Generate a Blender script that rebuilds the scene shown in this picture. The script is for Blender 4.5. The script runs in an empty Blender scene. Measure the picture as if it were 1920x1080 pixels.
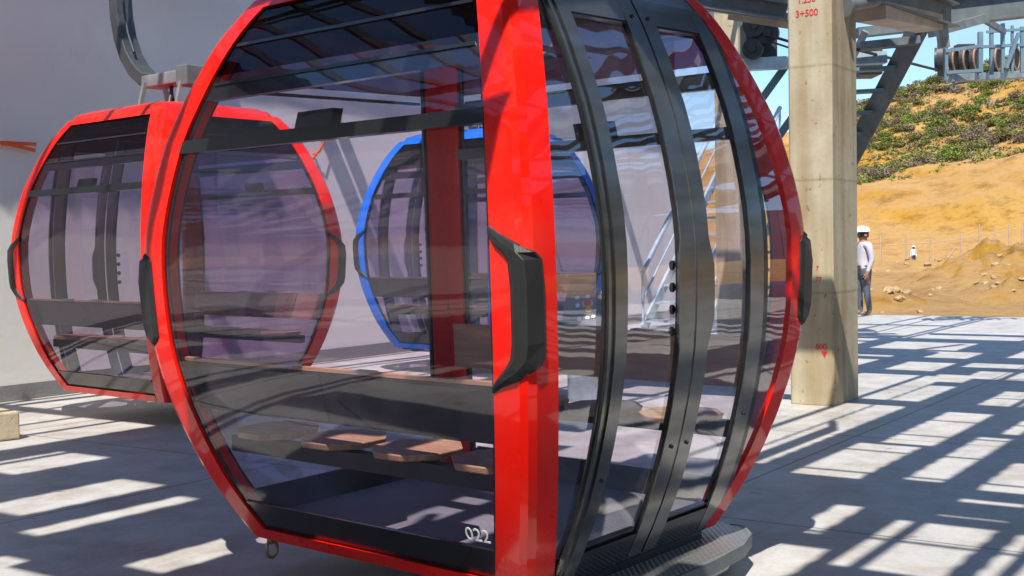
import bpy, math, random
from mathutils import Vector, Matrix
random.seed(7)
C = bpy.context.scene
COL = C.collection
PI = math.pi

# ------------------------------------------------------------------ camera, world, sun, exposure
F_PX, PITCH, ROLL, EYE = 2311.6, 0.0334, -0.01568, 1.45
cam = bpy.data.objects.new('camera', bpy.data.cameras.new('camera'))
COL.objects.link(cam)
cam.data.sensor_width = 36.0
cam.data.lens = F_PX / 1920 * 36
cam.data.clip_start, cam.data.clip_end = 0.05, 6000
cam.matrix_world = Matrix.Translation((0, 0, EYE)) @ Matrix.Rotation(PI/2 - PITCH, 4, 'X') @ Matrix.Rotation(ROLL, 4, 'Z')
C.camera = cam

SUN_H, SUN_EL = Vector((-0.243, -0.970, 0)).normalized(), math.radians(58)
SUN_DIR = Vector((SUN_H.x*math.cos(SUN_EL), SUN_H.y*math.cos(SUN_EL), math.sin(SUN_EL)))   # towards the sun
world = bpy.data.worlds.new('World'); C.world = world; world.use_nodes = True
nt = world.node_tree; nt.nodes.clear()
wo = nt.nodes.new('ShaderNodeOutputWorld'); bg = nt.nodes.new('ShaderNodeBackground')
sky = nt.nodes.new('ShaderNodeTexSky'); sky.sky_type = 'NISHITA'; sky.sun_disc = False
sky.sun_elevation = SUN_EL; sky.sun_rotation = math.atan2(SUN_DIR.x, SUN_DIR.y)
sky.air_density = 1.2; sky.dust_density = 0.2; sky.ozone_density = 2.0
tc = nt.nodes.new('ShaderNodeTexCoord'); mp = nt.nodes.new('ShaderNodeMapping'); mp.inputs['Scale'].default_value = (2.2, 2.2, 9)
nz = nt.nodes.new('ShaderNodeTexNoise'); nz.inputs['Scale'].default_value = 2.2; nz.inputs['Detail'].default_value = 7; nz.inputs['Roughness'].default_value = 0.6
rp = nt.nodes.new('ShaderNodeValToRGB'); rp.color_ramp.elements[0].position = 0.55; rp.color_ramp.elements[1].position = 0.85
mx = nt.nodes.new('ShaderNodeMix'); mx.data_type = 'RGBA'
nt.links.new(tc.outputs['Generated'], mp.inputs['Vector']); nt.links.new(mp.outputs[0], nz.inputs['Vector'])
nt.links.new(nz.outputs['Fac'], rp.inputs['Fac']); nt.links.new(rp.outputs['Color'], mx.inputs['Factor'])
nt.links.new(sky.outputs[0], mx.inputs['A']); mx.inputs['B'].default_value = (4.6, 4.0, 3.8, 1)
tn = nt.nodes.new('ShaderNodeMix'); tn.data_type = 'RGBA'; tn.blend_type = 'MULTIPLY'; tn.inputs['Factor'].default_value = 1; tn.inputs['B'].default_value = (.72, .90, 1.08, 1)
nt.links.new(mx.outputs['Result'], tn.inputs['A']); nt.links.new(tn.outputs['Result'], bg.inputs['Color']); bg.inputs['Strength'].default_value = 0.10
nt.links.new(bg.outputs[0], wo.inputs[0])

sun = bpy.data.objects.new('sun', bpy.data.lights.new('sun', 'SUN')); COL.objects.link(sun)
sun.data.energy = 4.2; sun.data.angle = math.radians(0.53); sun.data.color = (1, 0.95, 0.86)
sun.rotation_euler = (-SUN_DIR).to_track_quat('-Z', 'Y').to_euler(); sun.location = (-20, -20, 40)

vs = C.view_settings; vs.view_transform = 'Standard'; vs.look = 'None'; vs.gamma = 1; vs.exposure = 0.86
C.render.engine = 'CYCLES'
C.cycles.transparent_max_bounces = 40; C.cycles.max_bounces = 9; C.cycles.diffuse_bounces = 5; C.cycles.glossy_bounces = 4
C.cycles.caustics_reflective = False; C.cycles.caustics_refractive = False
C.cycles.use_denoising = True; C.cycles.sample_clamp_indirect = 4

# ------------------------------------------------------------------ measuring helpers
PHI = math.atan2(0.829, 0.559)                       # the building axis U; V is 90 degrees to its left
U, V = Vector((0.559, 0.829, 0)), Vector((-0.829, 0.559, 0))
RUV = Matrix.Rotation(PHI, 4, 'Z')
def uv(u, v, z=0.0): return RUV @ Vector((u, v, z))
def at(px, py, d):                                   # a point seen in the photo at px, py that stands d metres in front of the camera
    du, dv = px-960, py-540
    c, s = math.cos(ROLL), math.sin(ROLL)
    a, b = c*du+s*dv, -s*du+c*dv
    cp, sp = math.cos(PITCH), math.sin(PITCH)
    x, y, z = a/F_PX, 1.0, -b/F_PX
    y, z = cp*y+sp*z, -sp*y+cp*z
    k = d/y
    return Vector((x*k, d, z*k+EYE))

# ------------------------------------------------------------------ mesh builder and object helpers
class MB:
    def __init__(s): s.v = []; s.f = []; s.m = []; s.smooth = []
    def add(s, vs_, fs, m=0, smooth=False):
        o = len(s.v); s.v += [tuple(p) for p in vs_]
        for f in fs: s.f.append([i+o for i in f]); s.m.append(m); s.smooth.append(smooth)
    def box(s, a, b, m=0, mat=None):
        x0, y0, z0 = a; x1, y1, z1 = b
        p = [Vector(q) for q in ((x0,y0,z0),(x1,y0,z0),(x1,y1,z0),(x0,y1,z0),(x0,y0,z1),(x1,y0,z1),(x1,y1,z1),(x0,y1,z1))]
        if mat: p = [mat @ q for q in p]
        s.add(p, [(3,2,1,0),(4,5,6,7),(0,1,5,4),(1,2,6,5),(2,3,7,6),(3,0,4,7)], m)
    def prism(s, prof, p0, p1, up=(0,0,1), m=0, smooth=False, caps=True):
        p0, p1 = Vector(p0), Vector(p1); d = (p1-p0).normalized(); up = Vector(up)
        if abs(d.dot(up)) > 0.98: up = Vector((1, 0, 0)) if abs(d.x) < .9 else Vector((0, 1, 0))
        r = d.cross(up).normalized(); w = r.cross(d)
        n = len(prof); pts = [p0 + r*a + w*b for a, b in prof] + [p1 + r*a + w*b for a, b in prof]
        s.add(pts, [(i, (i+1) % n, n+(i+1) % n, n+i) for i in range(n)], m, smooth)
        if caps: s.add(pts, [tuple(reversed(range(n))), tuple(range(n, 2*n))], m)
    def bar(s, p0, p1, w, h, up=(0,0,1), m=0):
        s.prism([(-w/2,-h/2),(w/2,-h/2),(w/2,h/2),(-w/2,h/2)], p0, p1, up, m)
    def rod(s, p0, p1, r, m=0, n=10):
        s.prism([(r*math.cos(2*PI*i/n), r*math.sin(2*PI*i/n)) for i in range(n)], p0, p1, m=m, smooth=True)
    def ibeam(s, p0, p1, h, w, t=0.02, m=0):
        a, b, c = w/2, h/2, t/2
        s.prism([(-a,-b),(a,-b),(a,-b+t),(c,-b+t),(c,b-t),(a,b-t),(a,b),(-a,b),(-a,b-t),(-c,b-t),(-c,-b+t),(-a,-b+t)], p0, p1, m=m)
    def tube(s, pts, r, m=0, n=10, rect=None, up=(0,0,1)):
        pts = [Vector(p) for p in pts]; rings = []; prevr = None
        for i, p in enumerate(pts):
            d = (pts[min(i+1, len(pts)-1)] - pts[max(i-1, 0)]).normalized()
            if prevr is None:
                u_ = Vector(up)
                if abs(d.dot(u_)) > .95: u_ = Vector((1, 0, 0))
                rr = d.cross(u_).normalized()
            else: rr = (prevr - d*prevr.dot(d)).normalized()
            prevr = rr; w = rr.cross(d)
            if rect: q = [(-rect[0]/2,-rect[1]/2),(rect[0]/2,-rect[1]/2),(rect[0]/2,rect[1]/2),(-rect[0]/2,rect[1]/2)]
            else:
                ri = r[i] if isinstance(r, (list, tuple)) else r
                q = [(ri*math.cos(2*PI*k/n), ri*math.sin(2*PI*k/n)) for k in range(n)]
            rings.append([p + rr*a + w*b for a, b in q])
        n_ = len(rings[0]); fs = []
        for i in range(len(rings)-1):
            for k in range(n_): fs.append((i*n_+k, i*n_+(k+1) % n_, (i+1)*n_+(k+1) % n_, (i+1)*n_+k))
        allp = [p for rg in rings for p in rg]
        s.add(allp, fs, m, rect is None)
        s.add(allp, [tuple(reversed(range(n_))), tuple(range(len(allp)-n_, len(allp)))], m)
    def disc(s, c, axis, r, t, m=0, n=24, r_in=0.0):
        c, ax = Vector(c), Vector(axis).normalized()
        if r_in <= 0: s.prism([(r*math.cos(2*PI*i/n), r*math.sin(2*PI*i/n)) for i in range(n)], c-ax*t/2, c+ax*t/2, m=m, smooth=True)
        else:
            up = Vector((0,0,1)) if abs(ax.z) < .9 else Vector((1,0,0)); a = ax.cross(up).normalized(); b = a.cross(ax)
            pts = []
            for i in range(n):
                e = a*math.cos(2*PI*i/n) + b*math.sin(2*PI*i/n)
                pts += [c-ax*t/2+e*r, c+ax*t/2+e*r, c+ax*t/2+e*r_in, c-ax*t/2+e*r_in]
            s.add(pts, [(4*i+k, 4*((i+1) % n)+k, 4*((i+1) % n)+(k+1) % 4, 4*i+(k+1) % 4) for i in range(n) for k in range(4)], m)
    def text(s, txt, size, mat, m=0, shear=0.0, extrude=0.0, spacing=1.0):
        cu = bpy.data.curves.new('t', 'FONT'); cu.body = txt; cu.size = size; cu.shear = shear; cu.extrude = extrude; cu.space_character = spacing
        cu.align_x = 'CENTER'; cu.resolution_u = 3
        o = bpy.data.objects.new('t', cu); COL.objects.link(o); bpy.context.view_layer.update()
        me = bpy.data.meshes.new_from_object(o.evaluated_get(bpy.context.evaluated_depsgraph_get()))
        s.add([mat @ v.co for v in me.vertices], [tuple(p.vertices) for p in me.polygons], m)
        bpy.data.objects.remove(o); bpy.data.meshes.remove(me); bpy.data.curves.remove(cu)
    def build(s, name, mats, parent=None, bevel=0.0, mat=None, fix=True):
        me = bpy.data.meshes.new(name); vv = [mat @ Vector(p) for p in s.v] if mat else s.v
        me.from_pydata(vv, [], s.f)
        if not isinstance(mats, (list, tuple)): mats = [mats]
        for q in mats: me.materials.append(q)
        me.polygons.foreach_set('material_index', s.m); me.polygons.foreach_set('use_smooth', s.smooth)
        me.update(); me.validate()
        if fix:
            import bmesh
            bm = bmesh.new(); bm.from_mesh(me); bmesh.ops.recalc_face_normals(bm, faces=bm.faces[:]); bm.to_mesh(me); bm.free()
        o = bpy.data.objects.new(name, me); COL.objects.link(o)
        if parent: o.parent = parent
        if bevel:
            b = o.modifiers.new('bevel', 'BEVEL'); b.width = bevel; b.segments = 2; b.limit_method = 'ANGLE'; b.angle_limit = math.radians(40); b.harden_normals = False
        return o
def tag(o, label=None, cat=None, group=None, kind=None):
    if label: o['label'] = label
    if cat: o['category'] = cat
    if group: o['group'] = group
    if kind: o['kind'] = kind
    return o
def empty(name, loc=(0,0,0), rot=(0,0,0)):
    o = bpy.data.objects.new(name, None); COL.objects.link(o); o.location = loc; o.rotation_euler = rot; o.empty_display_size = .2
    return o
def thing(name, label, cat, loc=(0,0,0), rot=(0,0,0), group=None): return tag(empty(name, loc, rot), label, cat, group)

# ------------------------------------------------------------------ materials
def new_mat(name):
    m = bpy.data.materials.new(name); m.use_nodes = True
    n = m.node_tree; return m, n, n.nodes['Principled BSDF']
def N(n, t, **kw):
    x = n.nodes.new(t)
    for k, v in kw.items(): setattr(x, k, v)
    return x
def noise(n, scale, detail=4, rough=.55, coord='Object', stretch=None):
    t = N(n, 'ShaderNodeTexCoord'); z = N(n, 'ShaderNodeTexNoise')
    z.inputs['Scale'].default_value = scale; z.inputs['Detail'].default_value = detail; z.inputs['Roughness'].default_value = rough
    if stretch:
        mp = N(n, 'ShaderNodeMapping'); mp.inputs['Scale'].default_value = stretch
        n.links.new(t.outputs[coord], mp.inputs['Vector']); n.links.new(mp.outputs[0], z.inputs['Vector'])
    else: n.links.new(t.outputs[coord], z.inputs['Vector'])
    return z.outputs['Fac']
def ramp(n, src, stops):
    r = N(n, 'ShaderNodeValToRGB'); el = r.color_ramp.elements
    while len(el) < len(stops): el.new(.5)
    for e, (p, c) in zip(el, stops): e.position = p; e.color = (*c, 1)
    n.links.new(src, r.inputs['Fac']); return r.outputs['Color']
def bump(n, bs, src, strength, dist=.02):
    b = N(n, 'ShaderNodeBump'); b.inputs['Strength'].default_value = strength; b.inputs['Distance'].default_value = dist
    n.links.new(src, b.inputs['Height']); n.links.new(b.outputs[0], bs.inputs['Normal'])
def mat_plain(name, col, rough=.5, metal=0.0, coat=0.0, var=.12, scale=3.0, bmp=0.0, bscale=30, spec=.5, stretch=None):
    m, n, b = new_mat(name)
    f = noise(n, scale, 5, stretch=stretch)
    n.links.new(ramp(n, f, [(.3, tuple(c*(1-var) for c in col)), (.7, tuple(min(1, c*(1+var)) for c in col))]), b.inputs['Base Color'])
    b.inputs['Roughness'].default_value = rough; b.inputs['Metallic'].default_value = metal
    b.inputs['Coat Weight'].default_value = coat; b.inputs['Coat Roughness'].default_value = .06
    b.inputs['Specular IOR Level'].default_value = spec
    if bmp: bump(n, b, noise(n, bscale, 4), bmp)
    return m
def mat_paint(name, col):
    m, n, b = new_mat(name)
    b.inputs['Base Color'].default_value = (*col, 1); b.inputs['Roughness'].default_value = .32
    b.inputs['Coat Weight'].default_value = .55; b.inputs['Coat Roughness'].default_value = .04; b.inputs['Specular IOR Level'].default_value = .2
    rg = ramp(n, noise(n, 7, 6, .65), [(.35, (.24, .24, .24)), (.7, (.48, .48, .48))]); n.links.new(rg, b.inputs['Roughness'])
    dst = ramp(n, noise(n, 2.3, 7, .7), [(.48, (0, 0, 0)), (.8, (.10, .10, .10))])
    dm = N(n, 'ShaderNodeMix', data_type='RGBA'); dm.inputs['A'].default_value = (*col, 1); dm.inputs['B'].default_value = (.45, .33, .25, 1); n.links.new(dst, dm.inputs['Factor']); n.links.new(dm.outputs['Result'], b.inputs['Base Color'])
    bz = N(n, 'ShaderNodeBump'); bz.inputs['Strength'].default_value = .08; bz.inputs['Distance'].default_value = .05
    n.links.new(noise(n, 3.5, 1), bz.inputs['Height']); n.links.new(bz.outputs[0], b.inputs['Coat Normal'])
    return m
def mat_glass(name, tint, ior=1.55, wav=.0, wscale=(1, 1, 1), boost=1.0):
    m = bpy.data.materials.new(name); m.use_nodes = True; n = m.node_tree; n.nodes.clear()
    out = N(n, 'ShaderNodeOutputMaterial'); mixs = N(n, 'ShaderNodeMixShader'); tr = N(n, 'ShaderNodeBsdfTransparent'); gl = N(n, 'ShaderNodeBsdfGlossy')
    tr.inputs['Color'].default_value = (*tint, 1); gl.inputs['Roughness'].default_value = .015; gl.inputs['Color'].default_value = (.95, .97, 1, 1)
    geo = N(n, 'ShaderNodeNewGeometry'); mi = N(n, 'ShaderNodeMix'); fr = N(n, 'ShaderNodeFresnel')
    mi.inputs['A'].default_value = ior; mi.inputs['B'].default_value = 1/ior
    n.links.new(geo.outputs['Backfacing'], mi.inputs['Factor']); n.links.new(mi.outputs['Result'], fr.inputs['IOR'])
    ml = N(n, 'ShaderNodeMath', operation='MULTIPLY'); ml.inputs[1].default_value = boost; ml.use_clamp = True
    n.links.new(fr.outputs[0], ml.inputs[0]); n.links.new(ml.outputs[0], mixs.inputs['Fac'])
    n.links.new(tr.outputs[0], mixs.inputs[1]); n.links.new(gl.outputs[0], mixs.inputs[2]); n.links.new(mixs.outputs[0], out.inputs[0])
    if wav:
        b = N(n, 'ShaderNodeBump'); b.inputs['Strength'].default_value = 1; b.inputs['Distance'].default_value = wav
        n.links.new(noise(n, 1.0, 1, stretch=wscale), b.inputs['Height']); n.links.new(b.outputs[0], gl.inputs['Normal'])
    return m
RED = mat_paint('red_paint', (.90, .008, .0005))
BLUE = mat_paint('blue_paint', (.005, .16, .72))
GLASS = mat_glass('clear_side_glass', (.90, .84, .93), ior=1.8, wav=.0015, wscale=(3, 3, 2.2), boost=.75)
SGLASS = mat_glass('violet_side_glass', (.58, .48, .62), ior=1.8, wav=.0015, wscale=(3, 3, 2.2), boost=.9)
DGLASS = mat_glass('tinted_glass', (.16, .06, .10), wav=.0012, wscale=(3, 3, 2.2), boost=.45)
DOORGLASS = mat_glass('door_glass', (.94, .92, .96), ior=1.8, wav=.0055, wscale=(2.4, 3.0, 1.3), boost=1.9)
BLACK = mat_plain('black_gloss', (.012, .012, .013), .25, coat=.4)
DARK = mat_plain('dark_anodised_metal', (.27, .27, .255), .22, metal=.9, var=.2, stretch=(1, 1, 6))
RUBBER = mat_plain('dark_rubber', (.017, .017, .017), .5, var=.2, bmp=.1, bscale=120)
LINING = mat_plain('dark_lining', (.03, .028, .03), .6)
SEATBACK = mat_plain('brown_laminate', (.50, .28, .16), .5, var=.25, stretch=(1, 1, 8))
SEATWOOD = mat_plain('seat_wood', (.42, .25, .14), .45, var=.3, stretch=(2, 12, 2))
WHITE = mat_plain('white_marking', (.8, .8, .78), .5)
GALV = mat_plain('galvanised_steel', (.33, .37, .38), .42, metal=.55, var=.25, scale=6)
STEEL = mat_plain('grey_steel', (.16, .18, .185), .5, metal=.3, var=.25, scale=5)
BLUESTEEL = mat_plain('blue_grey_steel', (.42, .54, .60), .45, metal=.25, var=.2, scale=5)
DARKSTEEL = mat_plain('dark_steel', (.045, .05, .055), .5, metal=.3, var=.3, scale=8)
REDMARK = mat_plain('red_marking_paint', (.62, .01, .015), .6)
ORANGE = mat_plain('orange_tape', (.9, .12, .01), .5)
TIMBER = mat_plain('timber', (.42, .26, .13), .7, var=.45, scale=2.5, stretch=(14, 14, 1), bmp=.3)
BEIGE = mat_plain('beige_plate', (.52, .42, .33), .6, var=.2, scale=4)
LINERMAT = mat_plain('sheave_liner', (.40, .22, .13), .6)

def mat_concrete(name, a, b, joints=True):
    m, n, bs = new_mat(name)
    f = noise(n, 1.6, 8, .65); f2 = noise(n, 22, 4)
    c1 = ramp(n, f, [(.3, a), (.7, b)])
    pit = ramp(n, noise(n, 17, 3, .6), [(.28, (.40, .32, .20)), (.35, (1, 1, 1))])
    mu = N(n, 'ShaderNodeMix', data_type='RGBA', blend_type='MULTIPLY'); mu.inputs['Factor'].default_value = .75
    n.links.new(c1, mu.inputs['A']); n.links.new(pit, mu.inputs['B']); col = mu.outputs['Result']
    strk = ramp(n, noise(n, 1.2, 3, stretch=(4, 4, .35)), [(.35, (.72, .61, .45)), (.6, (1, 1, 1))])
    m2 = N(n, 'ShaderNodeMix', data_type='RGBA', blend_type='MULTIPLY'); m2.inputs['Factor'].default_value = .9
    n.links.new(col, m2.inputs['A']); n.links.new(strk, m2.inputs['B']); col = m2.outputs['Result']
    if joints:
        tcx = N(n, 'ShaderNodeTexCoord'); sx = N(n, 'ShaderNodeSeparateXYZ'); n.links.new(tcx.outputs['Object'], sx.inputs[0])
        ad = N(n, 'ShaderNodeMath', operation='PINGPONG'); ad.inputs[1].default_value = .50; n.links.new(sx.outputs['Z'], ad.inputs[0])
        wob = N(n, 'ShaderNodeMath', operation='MULTIPLY_ADD'); wob.inputs[1].default_value = .03; n.links.new(noise(n, 14, 3), wob.inputs[0]); n.links.new(ad.outputs[0], wob.inputs[2])
        jl = ramp(n, wob.outputs[0], [(.015, (.55, .46, .34)), (.035, (1, 1, 1))])
        m3 = N(n, 'ShaderNodeMix', data_type='RGBA', blend_type='MULTIPLY'); m3.inputs['Factor'].default_value = .55
        n.links.new(col, m3.inputs['A']); n.links.new(jl, m3.inputs['B']); col = m3.outputs['Result']
    n.links.new(col, bs.inputs['Base Color']); bs.inputs['Roughness'].default_value = .85
    bump(n, bs, f2, .25, .01); return m
CONCRETE = mat_concrete('cast_concrete', (.36, .30, .20), (.50, .45, .34))

def mat_floor():
    m, n, b = new_mat('platform_concrete')
    f = noise(n, .8, 7, .6); c = ramp(n, f, [(.3, (.40, .39, .385)), (.7, (.50, .49, .475))])
    tcx = N(n, 'ShaderNodeTexCoord'); br = N(n, 'ShaderNodeTexBrick'); br.offset = 0; br.inputs['Scale'].default_value = 1
    br.inputs['Brick Width'].default_value = 3.0; br.inputs['Row Height'].default_value = 3.0; br.inputs['Mortar Size'].default_value = .011; br.inputs['Mortar Smooth'].default_value = .2
    br.inputs['Color1'].default_value = br.inputs['Color2'].default_value = (1, 1, 1, 1); br.inputs['Mortar'].default_value = (.42, .41, .40, 1)
    n.links.new(tcx.outputs['Object'], br.inputs['Vector'])
    mu = N(n, 'ShaderNodeMix', data_type='RGBA', blend_type='MULTIPLY'); mu.inputs['Factor'].default_value = 1
    n.links.new(c, mu.inputs['A']); n.links.new(br.outputs['Color'], mu.inputs['B'])
    st = ramp(n, noise(n, 2.7, 6, .7), [(.36, (.72, .64, .57)), (.58, (1, 1, 1))])
    m2 = N(n, 'ShaderNodeMix', data_type='RGBA', blend_type='MULTIPLY'); m2.inputs['Factor'].default_value = .8
    n.links.new(mu.outputs['Result'], m2.inputs['A']); n.links.new(st, m2.inputs['B'])
    drip = ramp(n, noise(n, 5.5, 2, .5), [(.24, (.55, .47, .40)), (.29, (1, 1, 1))])
    grit = ramp(n, noise(n, 45, 3, .6), [(.3, (.84, .83, .82)), (.5, (1, 1, 1))])
    scuf = ramp(n, noise(n, .9, 5, .65, stretch=(.5, 6, 1)), [(.30, (.78, .76, .74)), (.42, (1, 1, 1))])
    cur = m2.outputs['Result']
    for lay, fac in ((drip, .8), (grit, .8), (scuf, .7)):
        mm = N(n, 'ShaderNodeMix', data_type='RGBA', blend_type='MULTIPLY'); mm.inputs['Factor'].default_value = fac
        n.links.new(cur, mm.inputs['A']); n.links.new(lay, mm.inputs['B']); cur = mm.outputs['Result']
    n.links.new(cur, b.inputs['Base Color']); b.inputs['Roughness'].default_value = .5
    bump(n, b, noise(n, 60, 3), .06, .01); return m
FLOOR = mat_floor()
def mat_wall():
    m, n, b = new_mat('white_plaster')
    f = noise(n, .5, 7, .6); c = ramp(n, f, [(.3, (.72, .70, .65)), (.7, (.79, .77, .72))])
    s = ramp(n, noise(n, 1.1, 6, .7, stretch=(1, 1, .6)), [(.30, (.90, .88, .86)), (.46, (1, 1, 1))])
    mu = N(n, 'ShaderNodeMix', data_type='RGBA', blend_type='MULTIPLY'); mu.inputs['Factor'].default_value = .7
    n.links.new(c, mu.inputs['A']); n.links.new(s, mu.inputs['B']); n.links.new(mu.outputs['Result'], b.inputs['Base Color'])
    b.inputs['Roughness'].default_value = .8; bump(n, b, noise(n, 9, 5), .12, .02); return m
PLASTER = mat_wall()
def mat_sand():
    m, n, b = new_mat('sandy_earth')
    big = ramp(n, noise(n, .035, 8, .62), [(.3, (.35, .16, .018)), (.5, (.46, .24, .04)), (.7, (.52, .31, .09))])
    geo = N(n, 'ShaderNodeNewGeometry'); sx = N(n, 'ShaderNodeSeparateXYZ'); n.links.new(geo.outputs['Normal'], sx.inputs[0])
    ft = noise(n, .35, 9, .7)
    c2 = ramp(n, ft, [(.32, (.52, .46, .40)), (.5, (1, 1, 1)), (.75, (1.0, 1.0, 1.0))])
    mu = N(n, 'ShaderNodeMix', data_type='RGBA', blend_type='MULTIPLY'); mu.inputs['Factor'].default_value = .7
    n.links.new(big, mu.inputs['A']); n.links.new(c2, mu.inputs['B'])
    flat = N(n, 'ShaderNodeMapRange'); flat.inputs['From Min'].default_value = .86; flat.inputs['From Max'].default_value = .985
    n.links.new(sx.outputs['Z'], flat.inputs['Value'])
    m2 = N(n, 'ShaderNodeMix', data_type='RGBA'); n.links.new(flat.outputs[0], m2.inputs['Factor'])
    m2.inputs['B'].default_value = (.50, .30, .125, 1); n.links.new(mu.outputs['Result'], m2.inputs['A'])
    m3 = N(n, 'ShaderNodeMix', data_type='RGBA', blend_type='MULTIPLY'); m3.inputs['Factor'].default_value = .6
    n.links.new(m2.outputs['Result'], m3.inputs['A']); n.links.new(c2, m3.inputs['B'])
    n.links.new(m3.outputs['Result'], b.inputs['Base Color']); b.inputs['Roughness'].default_value = .95; b.inputs['Specular IOR Level'].default_value = .1
    rut = ramp(n, noise(n, 1.8, 8, .75, stretch=(1, 1, .35)), [(.34, (.55, .50, .44)), (.52, (1, 1, 1)), (.72, (1.0, 1.0, .98))])
    m4 = N(n, 'ShaderNodeMix', data_type='RGBA', blend_type='MULTIPLY'); m4.inputs['Factor'].default_value = .4
    n.links.new(m3.outputs['Result'], m4.inputs['A']); n.links.new(rut, m4.inputs['B']); n.links.new(m4.outputs['Result'], b.inputs['Base Color'])
    bump(n, b, noise(n, 1.1, 11, .75), .9, .6); return m
SAND = mat_sand()
ROCK = mat_plain('sandy_rock', (.36, .24, .12), .9, var=.3, scale=2, bmp=.4, bscale=8)
def mat_leaf(name, a, b):
    m, n, bs = new_mat(name); n.links.new(ramp(n, noise(n, 1.3, 4), [(.3, a), (.7, b)]), bs.inputs['Base Color'])
    bs.inputs['Roughness'].default_value = .8; bs.inputs['Specular IOR Level'].default_value = .15; return m
LEAVES = [mat_leaf('olive_leaves', (.13, .13, .04), (.26, .24, .09)), mat_leaf('green_leaves', (.11, .15, .022), (.22, .28, .06)), mat_leaf('dry_leaves', (.16, .125, .085), (.27, .21, .14))]
def mat_tread():
    m, n, b = new_mat('tread_plate'); b.inputs['Base Color'].default_value = (.42, .43, .43, 1); b.inputs['Metallic'].default_value = .8; b.inputs['Roughness'].default_value = .38
    t = N(n, 'ShaderNodeTexCoord'); mp = N(n, 'ShaderNodeMapping'); mp.inputs['Rotation'].default_value = (0, 0, PI/4); mp.inputs['Scale'].default_value = (26, 26, 26)
    ck = N(n, 'ShaderNodeTexBrick'); ck.inputs['Scale'].default_value = 1; ck.inputs['Brick Width'].default_value = 1.2; ck.inputs['Row Height'].default_value = .6; ck.inputs['Mortar Size'].default_value = .2; ck.inputs['Mortar Smooth'].default_value = .8
    ck.inputs['Color1'].default_value = ck.inputs['Color2'].default_value = (1, 1, 1, 1); ck.inputs['Mortar'].default_value = (0, 0, 0, 1)
    n.links.new(t.outputs['Object'], mp.inputs['Vector']); n.links.new(mp.outputs[0], ck.inputs['Vector']); bump(n, b, ck.outputs['Color'], .8, .004); return m
TREAD = mat_tread()
CABFLOOR = mat_plain('cabin_floor', (.20, .20, .21), .5, var=.2, bmp=.15, bscale=80)
CANOPY = mat_plain('roof_sheet_metal', (.16, .20, .215), .4, metal=.4, var=.12, scale=.6)

# ------------------------------------------------------------------ ground outside (one sheet to the horizon)
def smooth(a, b, x):
    t = max(0, min(1, (x-a)/(b-a))); return t*t*(3-2*t)
from mathutils import noise as mnoise
def terrain(x, y):
    r = math.hypot(x, y); th = math.atan2(x, y)
    if y < 0: th = 9
    h = -0.95
    if 20 < r < 900 and -.3 < th < 1.2:
        hc = 7.6 + (th-.263)*34; ridge = 20.5 + (min(max(th, .1), .5)-.2)*60
        cutw = smooth(112, 150 + (th-.3)*30, r)
        hh = cutw*(hc+.95)
        hh += smooth(146, 232, r)*(ridge-hc)
        hh *= 1-.85*smooth(240, 520, r)
        side = smooth(-.3, .05, th)*(1-smooth(.75, 1.2, th))
        h += hh*side
        p = Vector((x, y, 0))
        h += side*smooth(100, 150, r)*(mnoise.noise(p*.05)*2.0 + mnoise.noise(p*.14)*.9 + mnoise.noise(p*.4)*.35)
        h += (.12*mnoise.noise(p*.25) + .08*mnoise.noise(p*.9))*smooth(26, 34, r)
        for (px, d, sg, hm) in ((1935, 60, 5.0, 1.5), (1865, 62, 3.2, .7), (1668, 44, 1.2, .55), (1730, 46, 1.4, .45), (1850, 47, 1.8, .40), (1905, 46, 1.6, .6), (1640, 43, .9, .45)):
            cx, cy = (px-960)/F_PX*d, d
            q = ((x-cx)**2+(y-cy)**2)/(sg*sg)
            if q < 9: h += hm*math.exp(-q)*(1 + .35*mnoise.noise(p*.9) + .16*mnoise.noise(p*2.6))
        bk = r-(103+3*mnoise.noise(p*.03))
        if -4 < bk < 6: h += .9*math.exp(-(bk/2.2)**2)*side*(.8+.6*mnoise.noise(p*.6))
    return h
def build_ground():
    rs = [0, 6, 12, 18, 24, 28] + [30+i*.6 for i in range(70)] + [72+i*1.1 for i in range(30)] + [105+i*1.0 for i in range(75)] + [180+i*2.2 for i in range(40)] + [272, 290, 320, 360, 420, 520, 700, 1000, 1800, 4000]
    th = [.13+i*.0022 for i in range(165)]
    o_ = th[-1]
    th += [o_ + (2*PI-(o_-.13))*(i+1)/60 for i in range(59)]
    vs_, fs = [], []; n = len(th)
    for r in rs:
        for t in th:
            x, y = r*math.sin(t), r*math.cos(t); vs_.append((x, y, terrain(x, y)))
    for i in range(len(rs)-1):
        for k in range(n): fs.append((i*n+k, (i+1)*n+k, (i+1)*n+(k+1) % n, i*n+(k+1) % n))
    b = MB(); b.add(vs_, fs, 0, True); o = b.build('ground', SAND, fix=False); tag(o, kind='structure')
    if o.data.polygons[len(fs)//2].normal.z < 0: o.data.flip_normals()
build_ground()

# ------------------------------------------------------------------ platform floor, wall, columns
b = MB(); b.box((-22, -9.35, -1.6), (24.1, 11.0, 0)); o = b.build('platform_floor', FLOOR); o.rotation_euler.z = PHI; tag(o, kind='structure')

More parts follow.
